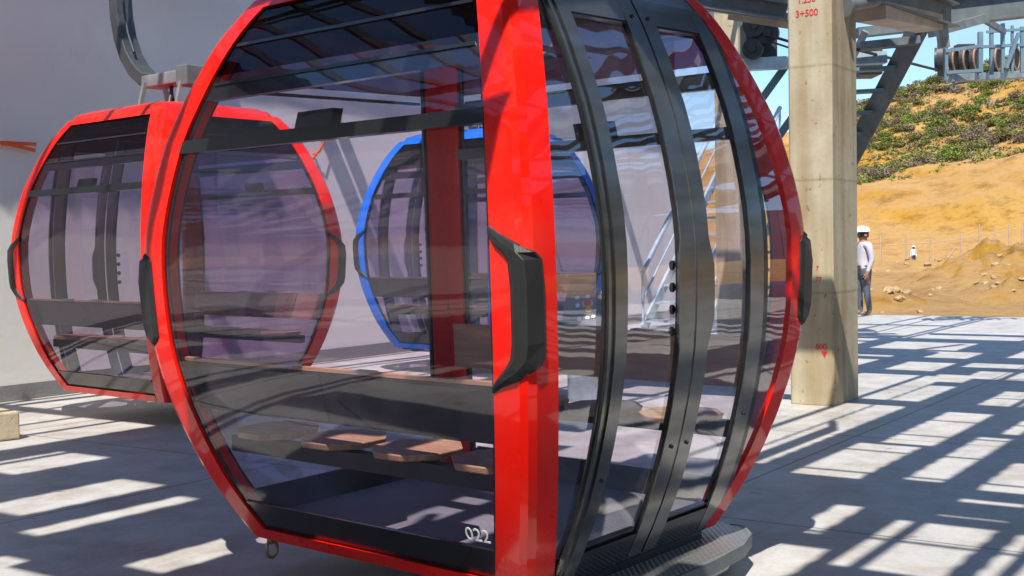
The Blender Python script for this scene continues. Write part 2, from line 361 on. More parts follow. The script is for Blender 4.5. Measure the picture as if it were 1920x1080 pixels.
def rect_sheet(u0, u1, v0, v1, holes, z, amp=.035, pitch=.25):
    b = MB()
    us = sorted({u0, u1, *[h[i] for h in holes for i in (0, 1) if u0 < h[i] < u1]}); vs_ = sorted({v0, v1, *[h[i] for h in holes for i in (2, 3) if v0 < h[i] < v1]})
    for a0, a1 in zip(us, us[1:]):
        c0 = None; runs = []
        for b0, b1 in zip(vs_, vs_[1:]):
            cu, cv = (a0+a1)/2, (b0+b1)/2
            solid = not any(h[0] < cu < h[1] and h[2] < cv < h[3] for h in holes)
            if solid: runs = runs[:-1]+[(runs[-1][0], b1)] if runs and abs(runs[-1][1]-b0) < 1e-6 else runs+[(b0, b1)]
        for b0, b1 in runs:                               # corrugation: ribs run along V
            pts = [a0]; k = math.ceil(a0/(pitch/4)+1e-6)
            while k*pitch/4 < a1-1e-6: pts.append(k*pitch/4); k += 1
            pts.append(a1)
            prof = lambda u: z + amp*(abs(((u/pitch) % 1)-.5)*4-1)
            vv = [(u, w, prof(u)) for u in pts for w in (b0, b1)]
            b.add(vv, [(2*i, 2*i+2, 2*i+3, 2*i+1) for i in range(len(pts)-1)], 0)
    return b
CUV = Matrix.Identity(4)
SU, SV = SUN_H.dot(U)/math.tan(SUN_EL), SUN_H.dot(V)/math.tan(SUN_EL)
def lift(floor_rects, z): return [(a+SU*z, b_+SU*z, c+SV*z, d+SV*z) for a, b_, c, d in floor_rects]   # where the sheet is missing so that the sun reaches those rectangles of floor
rnd = random.Random(3)
LIT_LOW = [(7.6, 12.5, 3.16, 3.42), (7.6, 13.4, 3.45, 4.9), (7.4, 8.72, 2.45, 2.92), (8.8, 10.65, 2.33, 2.75), (7.5, 9.4, 1.98, 2.2), (11.15, 12.3, 2.3, 2.65), (5.9, 6.6, 2.16, 2.30), (5.35, 6.4, 1.42, 1.92),
           (6.6, 7.08, 1.42, 1.8), (7.4, 8.4, 1.1, 1.75), (5.2, 6.35, .75, 1.30), (6.9, 8.3, .35, .95), (8.9, 10.6, 1.0, 1.6), (9.6, 10.4, 1.75, 2.1), (11, 12.6, 1.2, 2.0), (13.3, 14.1, 2.6, 3.3), (14.5, 15.4, 2.9, 3.6), (13.2, 14.6, 1.4, 2.2), (15.8, 16.8, 2.4, 3.4),
           (12.9, 13.6, 3.2, 3.6), (17.3, 18.2, 2.6, 3.5), (15.2, 16.4, .9, 1.9), (17.2, 18.4, .9, 2.0), (3.95, 4.35, 3.1, 3.72), (3.2, 4.12, 2.0, 2.8), (4.12, 4.65, 2.3, 2.75), (4.15, 4.65, 3.0, 3.5), (4.65, 5.6, 2.0, 3.5), (3.7, 5.4, 4.42, 4.68), (1.5, 2.9, 3.7, 4.9), (1.4, 3.5, 5.15, 6.1), (1.6, 2.6, 3.4, 3.75), (-.6, .7, 2.2, 3.3), (.4, 2.2, .7, 1.5), (2.9, 4.1, .2, 1.0), (3.2, 4.3, -1.4, -.4), (-1.4, .2, -.8, .6), (5.2, 6.6, -1.2, -.2),
           (-4.5, -2.5, -1, 1.5), (-4, -2, 2.2, 3.4), (7.8, 9.6, -1.8, -.6), (10.6, 12.4, -1.2, .2), (14, 16, -1, .2), (18.7, 25.5, -6, 5.4), (5, 8, -6, -3.2), (-1, 2.5, -5, -2.6), (10, 15, -6, -3), (-8, -6, -4, 2)]
LIT_LOW += [(10.4+.52*i, 10.4+.52*i+.25, -4.0, 1.55) for i in range(13)] + [(7.2+.52*i, 7.2+.52*i+.25, -4.0, -.9) for i in range(6)]  # narrow slots added so the door glass reflects stripes of sky
LIT_HIGH = [(-6, 1, 8.6, 11.4), (1.4, 6.9, 8.25, 11.4), (7.0, 12.4, 7.85, 11.4), (12.4, 13.6, 7.85, 11.75), (13.9, 18.4, 8.2, 11.75), (4.85, 5.6, 7.25, 7.8), (4.1, 5.1, 6.08, 6.5), (3.85, 4.9, 5.56, 5.72), (6.4, 8.2, 4.9, 5.6), (8.8, 11.2, 4.6, 6.0), (8.2, 9.6, 6.4, 7.1), (10, 12.6, 6.5, 7.3), (11.8, 13.4, 4.4, 6.1), (7.2, 8.4, 4.0, 4.6), (9.2, 10.4, 3.8, 4.3), (10.2, 11.6, 3.64, 4.2),
            (13.9, 14.9, 3.7, 4.3), (14.0, 15.6, 4.6, 5.6), (15.5, 16.4, 3.8, 4.5), (16.6, 17.8, 4.2, 5.4), (14.8, 16.2, 5.9, 6.8), (16.8, 18.2, 5.7, 6.9), (18.5, 28, 3.8, 11.75), (1.8, 3.4, 4.6, 5.4), (-.5, 1.2, 4.2, 5.4), (1.5, 3.2, 6.4, 7.4), (-2.5, -1, 5.5, 7.5), (-6, -3.5, 5, 8)]
ZL, ZH = 4.75, 6.2
canopy = thing('station_canopy', 'low corrugated metal canopy with open gaps over the right side of the platform', 'roof', rot=(0, 0, PHI))
rect_sheet(-16, 20.3, -14, 4.45, lift(LIT_LOW+LIT_HIGH, ZL), ZL).build('roof_sheet', CANOPY, canopy, fix=False)
for u_ in (-12, -8, -4, 0, 4.2, 8.4, 12.6, 16.8):
    q = MB(); q.ibeam((u_, -14, ZL-.30), (u_, 4.35, ZL-.30), .36, .18); q.build('beam', STEEL, canopy)
for v_ in [4.38, 2.73, 1.92, 1.36, .95, .80, .2, -.5, -1.6, -2.8, -4, -5.4, -7, -9, -11, -13]:
    q = MB(); q.bar((-16, v_, ZL-.08), (20.28, v_, ZL-.08), .055, .09); q.build('purlin', STEEL, canopy)
for k in range(13):  # thin bars added across the gaps for striped reflections and shadow lines
    q = MB(); q.bar((3.1+k*.83, -2.4, ZL+.075), (3.1+k*.83, 2.0, ZL+.075), .03, .03); q.build('stripe_batten', GALV, canopy)
roof = thing('station_roof', 'high corrugated roof with open bays beside the white wall', 'roof', rot=(0, 0, PHI))
rect_sheet(-16, 22.4, 4.1, 11.6, lift(LIT_LOW+LIT_HIGH, ZH), ZH).build('roof_sheet', CANOPY, roof, fix=False)
for u_ in (-12, -8, -4, 0, 3.5, 7, 10.6, 14.2, 17.8, 22.3):
    q = MB(); q.ibeam((u_, 4.15, ZH-.26), (u_, 11.0, ZH-.26), .24, .10); q.build('beam', STEEL, roof)
for v_ in [4.2, 5.3, 6.4, 7.45, 8.0, 8.75, 9.5, 11.5]:
    q = MB(); q.bar((-16, v_, ZH-.08), (22.38, v_, ZH-.08), .06, .10); q.build('purlin', STEEL, roof)

q = MB(); q.bar((-16, 11.75+SV*ZH, ZH+.01), (22.38, 11.75+SV*ZH, ZH+.01), .10, .16); q.build('shadow_edge_board', STEEL, roof)  # unseen board added at the gap edge, straightens the shadow on the wall
wall = thing('station_wall', 'long pale plastered wall of the station behind the hanging gondolas', 'wall', rot=(0, 0, PHI))
q = MB(); q.box((-16, 11.0, -1.5), (22.2, 11.3, ZH-.1)); q.build('wall_face', PLASTER, wall)
q = MB(); q.box((-16, 10.92, 0.004), (22.2, 10.997, .16)); q.build('skirting', mat_plain('grey_skirting', (.23, .22, .22), .7, bmp=.2), wall)

def column(u0, u1, v0, v1, top, label):
    t = thing('concrete_column', label, 'column', uv((u0+u1)/2, (v0+v1)/2), (0, 0, PHI), 'concrete columns of the station')
    q = MB(); a, c = (u1-u0)/2, (v1-v0)/2; e = .018
    q.prism([(-a+e,-c),(a-e,-c),(a,-c+e),(a,c-e),(a-e,c),(-a+e,c),(-a,c-e),(-a,-c+e)], (0, 0, .002), (0, 0, top), up=(0, 1, 0))
    # local x is U, local y is V
    q.build('shaft', CONCRETE, t); return t
colm = column(10.54, 11.22, 3.71, 4.11, ZL-.49, 'square board-marked concrete column with red painted marks beside the front red gondola')
def mark(txt, z, dv, size, parent, name='painted_mark', sp=1.0):
    m = Matrix.Translation((-.343, dv, z)) @ Matrix.Rotation(-PI/2, 4, 'Z') @ Matrix.Rotation(PI/2, 4, 'X')
    q = MB(); q.text(txt, size, m, spacing=sp, extrude=.001); q.build(name, REDMARK, parent)
mark('3+500', 3.44, .02, .085, colm, sp=.95); mark('1.250', 3.56, .02, .08, colm, sp=.95)
mark('7', 1.20, -.06, .055, colm); mark('77', 1.10, -.07, .06, colm)
mark('600', .50, -.09, .075, colm, sp=.95)
q = MB()
for dy, dx in ((-.12, 0), ):
    q.add([(-.345, dy+.028, .485), (-.345, dy-.028, .485), (-.345, dy, .43)], [(0, 1, 2)])
q.add([(-.24, -.2025, .505), (-.19, -.2025, .505), (-.215, -.2025, .45)], [(0, 1, 2)])
q.build('painted_arrow', REDMARK, colm)
column(17.7, 18.1, 7.7, 8.1, ZH-.49, 'plain concrete column behind the door of the front red gondola')
column(-6.4, -6.0, 3.71, 4.11, ZL-.49, 'plain concrete column well behind the photographer')

# ------------------------------------------------------------------ the gondola cabin
KZ = [-1.2, -1.05, -.9, -.75, -.6, -.45, -.3, -.15, 0, .15, .3, .45, .6, .75, .9, 1.05, 1.2]
KD = [.3247, .2479, .1826, .1315, .0896, .0559, .034, .0239, .0196, .0242, .0438, .0727, .109, .1607, .2202, .2948, .3956]
HA, HB, LEG, FL = 1.1444, 1.0, .0417, .115
ZB = 1.2                                              # cabin local z = 0 at its bottom edge
def delta(z):
    z = max(-1.2, min(1.2, z)); i = min(int((z+1.2)/.15), 15); t = (z-KZ[i])/.15
    p0 = KD[max(i-1, 0)] if i > 0 else 2*KD[0]-KD[1]; p1, p2 = KD[i], KD[i+1]; p3 = KD[i+2] if i < 15 else 2*KD[16]-KD[15]
    return .5*((2*p1)+(p2-p0)*t+(2*p0-5*p1+4*p2-p3)*t*t+(3*p1-p0-3*p2+p3)*t**3)
def AX(z): return HA-delta(z)
def BY(z): return HB-delta(z)
def fp(face, t, z, off):                              # a point on one of the four bulging faces
    if face == '+x': return (AX(z)+off, t, z+ZB)
    if face == '-x': return (-(AX(z)+off), t, z+ZB)
    if face == '+y': return (t, BY(z)+off, z+ZB)
    return (t, -(BY(z)+off), z+ZB)
def edge(face, z): return (AX(z) if face[1] == 'y' else BY(z)) - LEG - FL     # where glass meets the corner post
def skin(mb, face, t0, t1, z0, z1, off, thick, n=22, m=0, nt=1, smoothf=True):
    """a bulging slab; t0, t1 numbers or functions of z"""
    f0 = t0 if callable(t0) else (lambda z: t0); f1 = t1 if callable(t1) else (lambda z: t1)
    n = max(2, int(n*(z1-z0)/2.4)+1); zs = [z0+(z1-z0)*i/n for i in range(n+1)]; W = nt+1
    out = [fp(face, f0(z)+(f1(z)-f0(z))*k/nt, z, off) for z in zs for k in range(W)]
    fs = [(i*W+k, i*W+k+1, (i+1)*W+k+1, (i+1)*W+k) for i in range(n) for k in range(nt)]
    flip = face in ('+y', '-x')
    if thick <= 0:
        mb.add(out, [tuple(reversed(f)) for f in fs] if flip else fs, m, smoothf); return
    inn = [fp(face, f0(z)+(f1(z)-f0(z))*k/nt, z, off-thick) for z in zs for k in range(W)]
    o = len(out); al = out+inn
    mb.add(al, fs, m, smoothf); mb.add(al, [tuple(reversed([i+o for i in f])) for f in fs], m, smoothf)
    sd = []
    for i in range(n):
        a, c = i*W, (i+1)*W; sd += [(a, c, c+o, a+o), (a+nt, a+nt+o, c+nt+o, c+nt)]
    for k in range(nt): sd += [(k, k+o, k+1+o, k+1), (n*W+k, n*W+k+1, n*W+k+1+o, n*W+k+o)]
    mb.add(al, sd, m)
def solid(name, mat, parent, *slabs, bevel=0.0):
    q = MB()
    for s_ in slabs: skin(q, *s_[:7], **(s_[7] if len(s_) > 7 else {}))
    return q.build(name, mat, parent, bevel=bevel)

def corner_post(root, sx, sy, paint, mirror):
    q = MB(); n = 72; zs = [-1.2+2.4*i/n for i in range(n+1)]; rings = []
    for z in zs:
        A, B = AX(z), BY(z); c = LEG; g = FL; t = .045; r = .001
        sec = [(A-c-g, B-t), (A-c-g, B), (A-c-g*.5, B+r), (A-c, B), (A-c*.32, B-c*.32+.004), (A, B-c), (A+r, B-c-g*.5), (A, B-c-g), (A-t, B-c-g), (A-t, B-t)]
        rings.append([(sx*x, sy*y, z+ZB) for x, y in sec])
    k = len(rings[0]); al = [p for r_ in rings for p in r_]
    fs = [(i*k+j, i*k+(j+1) % k, (i+1)*k+(j+1) % k, (i+1)*k+j) for i in range(n) for j in range(1, 7)]
    fh = [(i*k+j, i*k+(j+1) % k, (i+1)*k+(j+1) % k, (i+1)*k+j) for i in range(n) for j in (0, 7, 8, 9)]
    q.add(al, fs, 0, True); q.add(al, fh + [tuple(range(k)), tuple(range(n*k, n*k+k))], 0)
    post = q.build('corner_post', paint, root)
    import bmesh
    bm = bmesh.new(); bm.from_mesh(post.data); bmesh.ops.remove_doubles(bm, verts=bm.verts[:], dist=1e-5); bmesh.ops.recalc_face_normals(bm, faces=bm.faces[:]); bm.to_mesh(post.data); bm.free()
    post.data.polygons.foreach_set('use_smooth', [True]*len(post.data.polygons)); post.data.set_sharp_from_angle(angle=math.radians(14))
    # bumper: a proud bar on the corner with arms running back to one edge of the post
    # s: arc position across the post (0 = y-face edge, 1 = x-face edge), e: how far proud
    def P(s, z, e):
        A, B = AX(z), BY(z); w = LEG+FL
        x, y = A-w+w*min(1, s*2)*.94, B-w+w*min(1, (1-s)*2)*.94
        nx, ny = (min(1, s*1.6), min(1, (1-s)*1.6)); L = math.hypot(nx, ny)
        return Vector((sx*(x+nx/L*e), sy*(y+ny/L*e), z+ZB))
    if mirror: S = lambda s: 1-s
    else: S = lambda s: s
    h = MB()
    def loft(rows, close=True):
        k_ = len(rows[0]); pts = [p for r_ in rows for p in r_]
        h.add(pts, [(i*k_+j, i*k_+(j+1) % k_, (i+1)*k_+(j+1) % k_, (i+1)*k_+j) for i in range(len(rows)-1) for j in range(k_)] + [tuple(range(k_)), tuple(range(len(pts)-k_, len(pts)))], 0)
    rows = []
    for z, s0, s1, e in ((.175, -.03, .02, .014), (.15, -.03, .16, .018), (.115, .05, .40, .026), (.085, .18, .66, .032), (.06, .25, .76, .034), (-.03, .28, .78, .035), (-.22, .28, .78, .035), (-.275, .25, .77, .034), (-.305, .18, .66, .032), (-.345, .05, .38, .026), (-.375, -.03, .12, .018), (-.395, -.03, .02, .014)):
        sm_ = s0+(s1-s0)*.42
        rows.append([P(S(s0), z, .002), P(S(s0), z, e*.55), P(S(s0+(s1-s0)*.12), z, e*.9), P(S(sm_), z, e), P(S(s1-(s1-s0)*.1), z, e*.82), P(S(s1), z, e*.5), P(S(s1), z, .002)])
    loft(rows)
    h.build('bumper', RUBBER, post, bevel=.01)
    return post

def gondola(label, loc, rot, paint, number=None):
    root = thing('gondola_cabin', label, 'gondola', loc, rot, 'gondola cabins in the station')
    for sx in (1, -1):
        for sy in (1, -1): corner_post(root, sx, sy, paint, mirror=(sx < 0))
    # two long side windows (+y, -y) and the plain glass side (-x)
    zb, ztop = -1.02, 1.185
    for face in ('-y', '+y', '-x'):
        e = lambda z, f=face: edge(f, z)
        w = MB(); skin(w, face, lambda z: -e(z)-.02, lambda z: e(z)+.02, zb, .86, -.012, 0, nt=1); 
        win = w.build('side_window', GLASS if number else SGLASS, root, fix=False)
        w = MB(); skin(w, face, lambda z: -e(z)-.02, lambda z: e(z)+.02, .86, ztop, -.012, 0, nt=1)
        w.build('upper_window', DGLASS, root, fix=False)
        g = MB()
        for s in (-1, 1): skin(g, face, lambda z, s=s: s*e(z)+min(0, s)*.0-(0.022 if s > 0 else 0), lambda z, s=s: s*e(z)+(.022 if s < 0 else 0), zb, ztop, -.016, .012)
        for z in (.822, .99): skin(g, face, lambda z: -e(z)+.03, lambda z: e(z)-.03, z-.007, z+.007, -.006, .014)
        skin(g, face, lambda z: -e(z)+.03, lambda z: e(z)-.03, zb-.006, zb+.008, -.004, .014)
        g.build('gasket', BLACK, win)
        if face != '-x':
          solid('window_bar', BLACK, root, (face, lambda z: -e(z), lambda z: e(z), .527, .583, .003, .06))
          solid('window_bar', BLACK, root, (face, lambda z: -e(z), lambda z: e(z), .752, .815, -.014, .05))
          lat = MB(); skin(lat, face, -.19, .03, .57, .655, -.05, .05) if face != '+y' else skin(lat, face, -.03, .19, .57, .655, -.05, .05)
          lat.build('window_latch', RUBBER, root, bevel=.006)
        solid('lower_panel', BLACK, root, (face, lambda z: -e(z)-.02, lambda z: e(z)+.02, -1.15, zb, -.012, .02))
        solid('bottom_rail', paint, root, (face, lambda z: -e(z)-.002, lambda z: e(z)+.002, -1.2, -1.146, .004, .06), bevel=.01)
        solid('top_rail', paint, root, (face, lambda z: -e(z)-.002, lambda z: e(z)+.002, 1.155, 1.2, .004, .06), bevel=.01)
    # door side (+x): fixed frame, two sliding leaves, two side lights
    f = '+x'; e = lambda z: edge(f, z); yc = .035
    d0, d1 = -.565, .62
    fr = MB()
    skin(fr, f, lambda z: max(-e(z), d0), lambda z: max(-e(z)+.002, d0+.066), -1.2, 1.13, .004, .008); skin(fr, f, lambda z: min(e(z)-.002, .572), lambda z: min(e(z), .605), -1.2, 1.13, .004, .016)
    frame = fr.build('door_frame', BLACK, root, bevel=.004)
    mo = MB(); skin(mo, f, lambda z: max(-e(z)+.004, d0+.020), lambda z: max(-e(z)+.005, d0+.036), -1.18, 1.12, .014, .012); mo.build('seal_strip', DARK, frame)
    for s, (t0, t1) in ((-1, (lambda z: -e(z)-.02, lambda z: max(-e(z)-.019, d0+.02))), (1, (lambda z: min(e(z)+.019, .60), lambda z: e(z)+.02))):
        sl = MB(); skin(sl, f, t0, t1, -1.18, 1.14, -.012, 0); sl.build('side_light', DOORGLASS, frame, fix=False)
    solid('header', DARK, frame, (f, lambda z: -e(z), lambda z: e(z), 1.062, 1.15, .0, .05))
    solid('sill', BLACK, frame, (f, lambda z: -e(z)-.02, lambda z: e(z)+.02, -1.2, -1.186, .002, .05))
    solid('top_rail', paint, root, (f, lambda z: -e(z)-.002, lambda z: e(z)+.002, 1.155, 1.2, .004, .06), bevel=.01)
    solid('bottom_rail', BLACK, root, (f, lambda z: -e(z)-.002, lambda z: e(z)+.002, -1.235, -1.202, .0, .06))
    def bulge(z):                                    # the stiles widen around the door pull
        return .038*(smooth(-.33, -.27, z)-smooth(-.02, .04, z)) if -.4 < z < .1 else 0
    for s, (a0, a1, b0, b1) in ((-1, (-.497, -.424, -.070, .026)), (1, (.040, .132, .456, .560))):
        lf = MB(); k = .01
        ba = (lambda z: b0-.4*bulge(z)) if s < 0 else (lambda z: b0); aa = (lambda z: a1+bulge(z)) if s > 0 else (lambda z: a1)
        lim = lambda z, y: max(-e(z)+.01, min(e(z)-.01, y))
        skin(lf, f, lambda z: lim(z, a0), lambda z: lim(z, aa(z)), -1.184, 1.06, k, .012); skin(lf, f, lambda z: lim(z, ba(z)), lambda z: lim(z, b1), -1.184, 1.06, k, .012)
        skin(lf, f, lambda z: lim(z, a1), lambda z: lim(z, b0), .955, 1.058, k-.002, .045); 
        leaf = lf.build('door_leaf', DARK, root, bevel=.005)
        sb = MB(); skin(sb, f, lambda z: lim(z, a1), lambda z: lim(z, b0), -1.182, -1.075, k-.002, .045); sb.build('kick_rail', BLACK, leaf)
        gl = MB(); skin(gl, f, lambda z: lim(z, a1-.02), lambda z: lim(z, b0+.02), -1.09, .97, -.012, 0, n=34); gl.build('door_pane', DOORGLASS, leaf, fix=False)
        gk = MB(); skin(gk, f, lambda z: lim(z, a1-.01), lambda z: lim(z, a1+.006), -1.09, .97, .003, .014); skin(gk, f, lambda z: lim(z, b0-.007), lambda z: lim(z, b0+.006), -1.09, .97, .002, .016)
        skin(gk, f, a1, b0, .945, .957, .004, .04); skin(gk, f, a1, b0, -1.078, -1.05, -.003, .035); gk.build('gasket', BLACK, leaf)
        for y_, z in (((b1-.045) if s < 0 else (a0+.05), .98), ((b1-.045) if s < 0 else (a0+.05), -.72), (a0+.04, -.78) if s < 0 else (b1-.05, -.66)):
            bo = MB(); bo.disc(Vector(fp(f, y_, z, k+.002)), (1, 0, -.3 if z < 0 else .3), .008, .008, n=10); bo.build('screw_head', RUBBER, leaf)
        if s < 0:
            for i in range(4):
                vt = MB(); vt.disc(Vector(fp(f, b0-.026, .0-.085*i, -.016)), (1, 0, 0), .019, .006, n=14); vt.build('vent_hole', BLACK, leaf)
    # step plate under the door
    if number:
        st = MB(); prof = []
        outl = [(.80, -.80), (.86, -.80), (.955, -.70), (1.01, -.52), (1.045, -.2), (1.05, 0), (1.045, .25), (1.02, .52), (.955, .70), (.86, .80), (.80, .80), (.60, .84), (.60, -.84)]
        zt = ZB-1.235
        n_ = len(outl); st.add([(x, y, zt) for x, y in outl]+[(x, y, zt-.012) for x, y in outl], [tuple(range(n_)), tuple(reversed(range(n_, 2*n_)))]+[(i, n_+i, n_+(i+1) % n_, (i+1) % n_) for i in range(n_)])
        step = st.build('step_plate', TREAD, root)
        rm = MB(); sc = 1.006
        o1 = [(x*1.008, y*1.012) for x, y in outl]; rm.add([(x, y, zt+.002) for x, y in o1[:11]]+[(x, y, zt-.055) for x, y in o1[:11]]+[(x-.012, y*.985, zt+.002) for x, y in o1[:11]]+[(x-.012, y*.985, zt-.055) for x, y in o1[:11]],
            [(i, i+1, 12+i, 11+i) for i in range(10)]+[(i, i+1, 23+i, 22+i) for i in range(10)]+[(22+i, 23+i, 34+i, 33+i) for i in range(10)]+[(11+i, 12+i, 34+i, 33+i) for i in range(10)])
        rm.build('step_rim', STEEL, step)
        un = MB(); o2 = [(x*.985, y*.98) for x, y in outl]; un.add([(x, y, zt-.014) for x, y in o2]+[(x*.96, y*.96, zt-.11) for x, y in o2], [tuple(range(n_)), tuple(reversed(range(n_, 2*n_)))]+[(i, n_+i, n_+(i+1) % n_, (i+1) % n_) for i in range(n_)])
        un.build('step_body', mat_plain('pale_fibreglass', (.62, .62, .55), .5), step)

    # shell bottom, floor, roof, lining
    def slab(name, mat, zz0, zz1, ins, parent=root):
        q = MB(); r0, r1 = [], []
        for z, r_ in ((zz0, r0), (zz1, r1)):
            A, B = AX(z)-ins, BY(z)-ins; c = .09
            r_ += [(A, -B+c, z+ZB), (A, B-c, z+ZB), (A-c, B, z+ZB), (-A+c, B, z+ZB), (-A, B-c, z+ZB), (-A, -B+c, z+ZB), (-A+c, -B, z+ZB), (A-c, -B, z+ZB)]
        q.add(r0+r1, [tuple(reversed(range(8))), tuple(range(8, 16))]+[(i, (i+1) % 8, 8+(i+1) % 8, 8+i) for i in range(8)]); return q.build(name, mat, parent)
    slab('floor_pan', CABFLOOR, -1.195, -1.11, .075)
    slab('ceiling_lining', LINING, 1.10, 1.15, .075)
    q = MB(); rr = []
    for z, s_ in ((1.2, 1.0), (1.24, .96), (1.275, .82), (1.29, .5)):
        A, B = AX(1.2)*s_, BY(1.2)*s_; c = .1*s_
        rr.append([(A, -B+c, z+ZB), (A, B-c, z+ZB), (A-c, B, z+ZB), (-A+c, B, z+ZB), (-A, B-c, z+ZB), (-A, -B+c, z+ZB), (-A+c, -B, z+ZB), (A-c, -B, z+ZB)])
    al = [p for r_ in rr for p in r_]; q.add(al, [(i*8+j, i*8+(j+1) % 8, (i+1)*8+(j+1) % 8, (i+1)*8+j) for i in range(3) for j in range(8)], 0, True); q.add(al, [tuple(reversed(range(8))), tuple(range(24, 32))])
    q.build('roof_shell', paint, root)
    # benches along the two long sides
    for sy in (-1, 1):
        bk = MB(); face = '-y' if sy < 0 else '+y'
        skin(bk, face, lambda z: -edge(face, z)-.03, lambda z: edge(face, z)+.03, -.60, -.385, -.07, .012, m=0)
        skin(bk, face, lambda z: -edge(face, z)-.03, lambda z: edge(face, z)+.03, -.60, -.385, -.083, .014, m=1)
        skin(bk, face, lambda z: -edge(face, z)-.03, lambda z: edge(face, z)+.03, -.384, -.37, -.068, .032, m=1)
        bench = bk.build('bench_back', [LINING, SEATBACK], root)
        ch = MB()
        for cx in (.45, -.45):
            zz = (-.40, -.49, -.59); y_ = lambda z: sy*(BY(z)-.066)
            ch.add([(cx-.30, y_(-.40), ZB-.40), (cx+.40, y_(-.40), ZB-.40), (cx+.40, y_(-.59), ZB-.59), (cx-.24, y_(-.59), ZB-.59), (cx-.42, y_(-.49), ZB-.49)], [(0, 1, 2, 3, 4)])
        ch.build('back_panel', BLACK, bench)
        for cx in (-.2, .25): cl = MB(); cl.box((cx-.05, sy*.915-.025, ZB-.369), (cx+.05, sy*.915+.025, ZB-.360)); cl.build('clip', GALV, bench)
        for i in range(4):
            cx = -.66+.44*i; st_ = MB(); oc = [(.19*math.cos(a)*1.05, .19*math.sin(a)) for a in [PI/8+PI/4*k for k in range(8)]]
            yy = sy*.62; zt_ = ZB-.70
            st_.add([(cx+x, yy+y, zt_) for x, y in oc]+[(cx+x*.95, yy+y*.95, zt_-.03) for x, y in oc], [tuple(range(8)), tuple(reversed(range(8, 16)))]+[(k, 8+k, 8+(k+1) % 8, (k+1) % 8) for k in range(8)])
            seat = st_.build('seat', SEATWOOD, root, bevel=.006)
            gr = MB()
            gr.box((cx-.06, yy-.004, zt_+.0005), (cx+.06, yy+.004, zt_+.002))
            gr.build('slot', SEATBACK, seat)
        bs = MB(); bs.bar((-.86, sy*.70, ZB-.77), (.86, sy*.70, ZB-.77), .06, .07)
        bs.build('bench_support', RUBBER, root)
    if number:
        z0 = -.945; tx = .705; sl = (BY(z0+.03)-BY(z0-.03))/.06        # outward lean of the glass here
        up = Vector((0, -sl, 1)).normalized(); nrm = Vector((1, 0, 0)).cross(up)
        m = Matrix(((1, up.x, nrm.x, tx), (0, up.y, nrm.y, -(BY(z0)+.0)), (0, up.z, nrm.z, z0+ZB-.03), (0, 0, 0, 1)))
        q = MB(); q.text(number, .082, m, shear=.12, extrude=.0008); q.build('fleet_number', WHITE, root)
    hk = MB(); hk.tube([Vector((-.72, -.64, -.01)) + Vector((0, .03*math.sin(a), -.045+.04*math.cos(a))) for a in [2*PI*i/12 for i in range(13)]], .008, n=6); hk.box((-.735, -.655, -.03), (-.705, -.625, .01)); hk.build('tie_hook', mat_plain('brass', (.35, .24, .11), .45, metal=.6), root)
    # hanger above the roof
    zr = ZB+1.29
    br = MB(); br.box((-.30, -.10, zr+.21), (.34, .10, zr+.32)); 
    brk = br.build('hanger_bracket', GALV, root, bevel=.012)
    bl = MB(); bl.box((-.40, -.13, zr+.17), (-.24, .13, zr+.35)); bl.build('damper_block', STEEL, brk, bevel=.012)
    for sx in (-.30, .28):
        for sy in (-.12, .12):
            lg = MB(); lg.bar((sx, sy*1.5, zr-.06), (sx, sy*.85, zr+.25), .035, .035); lg.build('suspension_rod', GALV, brk)
    cl = MB(); cl.tube([(-.06, .10, zr-.02), (-.02, .03, zr+.13), (.04, -.02, zr+.25)], .018, n=8); cl.tube([(.10, -.1, zr-.02), (.06, -.03, zr+.13), (.0, .02, zr+.25)], .018, n=8); cl.disc((0.02, 0, zr+.02), (0, 1, 0), .05, .16, n=14); cl.build('spring_link', DARKSTEEL, brk)
    arm = MB(); pts = [(.20, 0, zr+.27), (.38, 0, zr+.30), (.53, 0, zr+.40), (.65, 0, zr+.54), (.74, 0, zr+.72), (.79, 0, zr+.92), (.81, 0, zr+1.15), (.81, 0, zr+1.7)]
    if loc[2] + zr + 1.7 > 4.25 and number: pts[-1] = (.81, 0, zr+1.30)
    arm.tube(pts, .1, rect=(.12, .18), up=(0, 1, 0)); am = arm.build('hanger_arm', mat_plain('dark_hanger_steel', (.085, .095, .10), .4, metal=.4, var=.25), root, bevel=.012)
    cb = MB(); cb.tube([(p[0]-.13, .05, p[2]+.02) for p in pts[3:]], .012, n=6); cb.build('control_rod', DARKSTEEL, am)
    return root, pts[-1]
TILT = (.02708, .0015)
g1, top1 = gondola('large shiny red gondola cabin numbered 022 hanging nearest the camera', (-.141, 5.540, EYE-.0753-ZB), (TILT[0], TILT[1], -.7139), RED, '022')
g2, top2 = gondola('smaller red gondola cabin hanging by the wall at the left, without a visible number', (-2.985, 11.002, EYE-.023-ZB), (0, 0, 2.4289), RED)
g3, top3 = gondola('blue gondola cabin hanging by the wall, seen through the front red one', (-.342, 14.404, EYE+.045-ZB), (0, 0, 2.4300), BLUE)
bpy.context.view_layer.update()
h1, h2, h3 = [g.matrix_world @ Vector(t) for g, t in ((g1, top1), (g2, top2), (g3, top3))]
def rail(p, q, ext, label, zroof):
    d = (q-p).normalized(); r_ = thing('parking_rail', label, 'rail', p)
    b = MB(); b.ibeam(-d*ext+Vector((0, 0, .09)), (q-p)+d*ext+Vector((0, 0, .09)), .16, .10, .015); b.build('rail_beam', GALV, r_)
    for k in (-.8, 0, .8, 1.6) if (q-p).length > 2 else (-1, 1):
        a = d*(k*ext if (q-p).length < 2 else k*(q-p).length); b = MB(); b.bar(a+Vector((0, 0, .17)), a+Vector((0, 0, zroof-p.z)), .06, .06); b.build('rail_hanger', GALV, r_)
rail(h2, h3, 4.5, 'overhead steel rail carrying the two gondolas by the wall', ZH-.4)
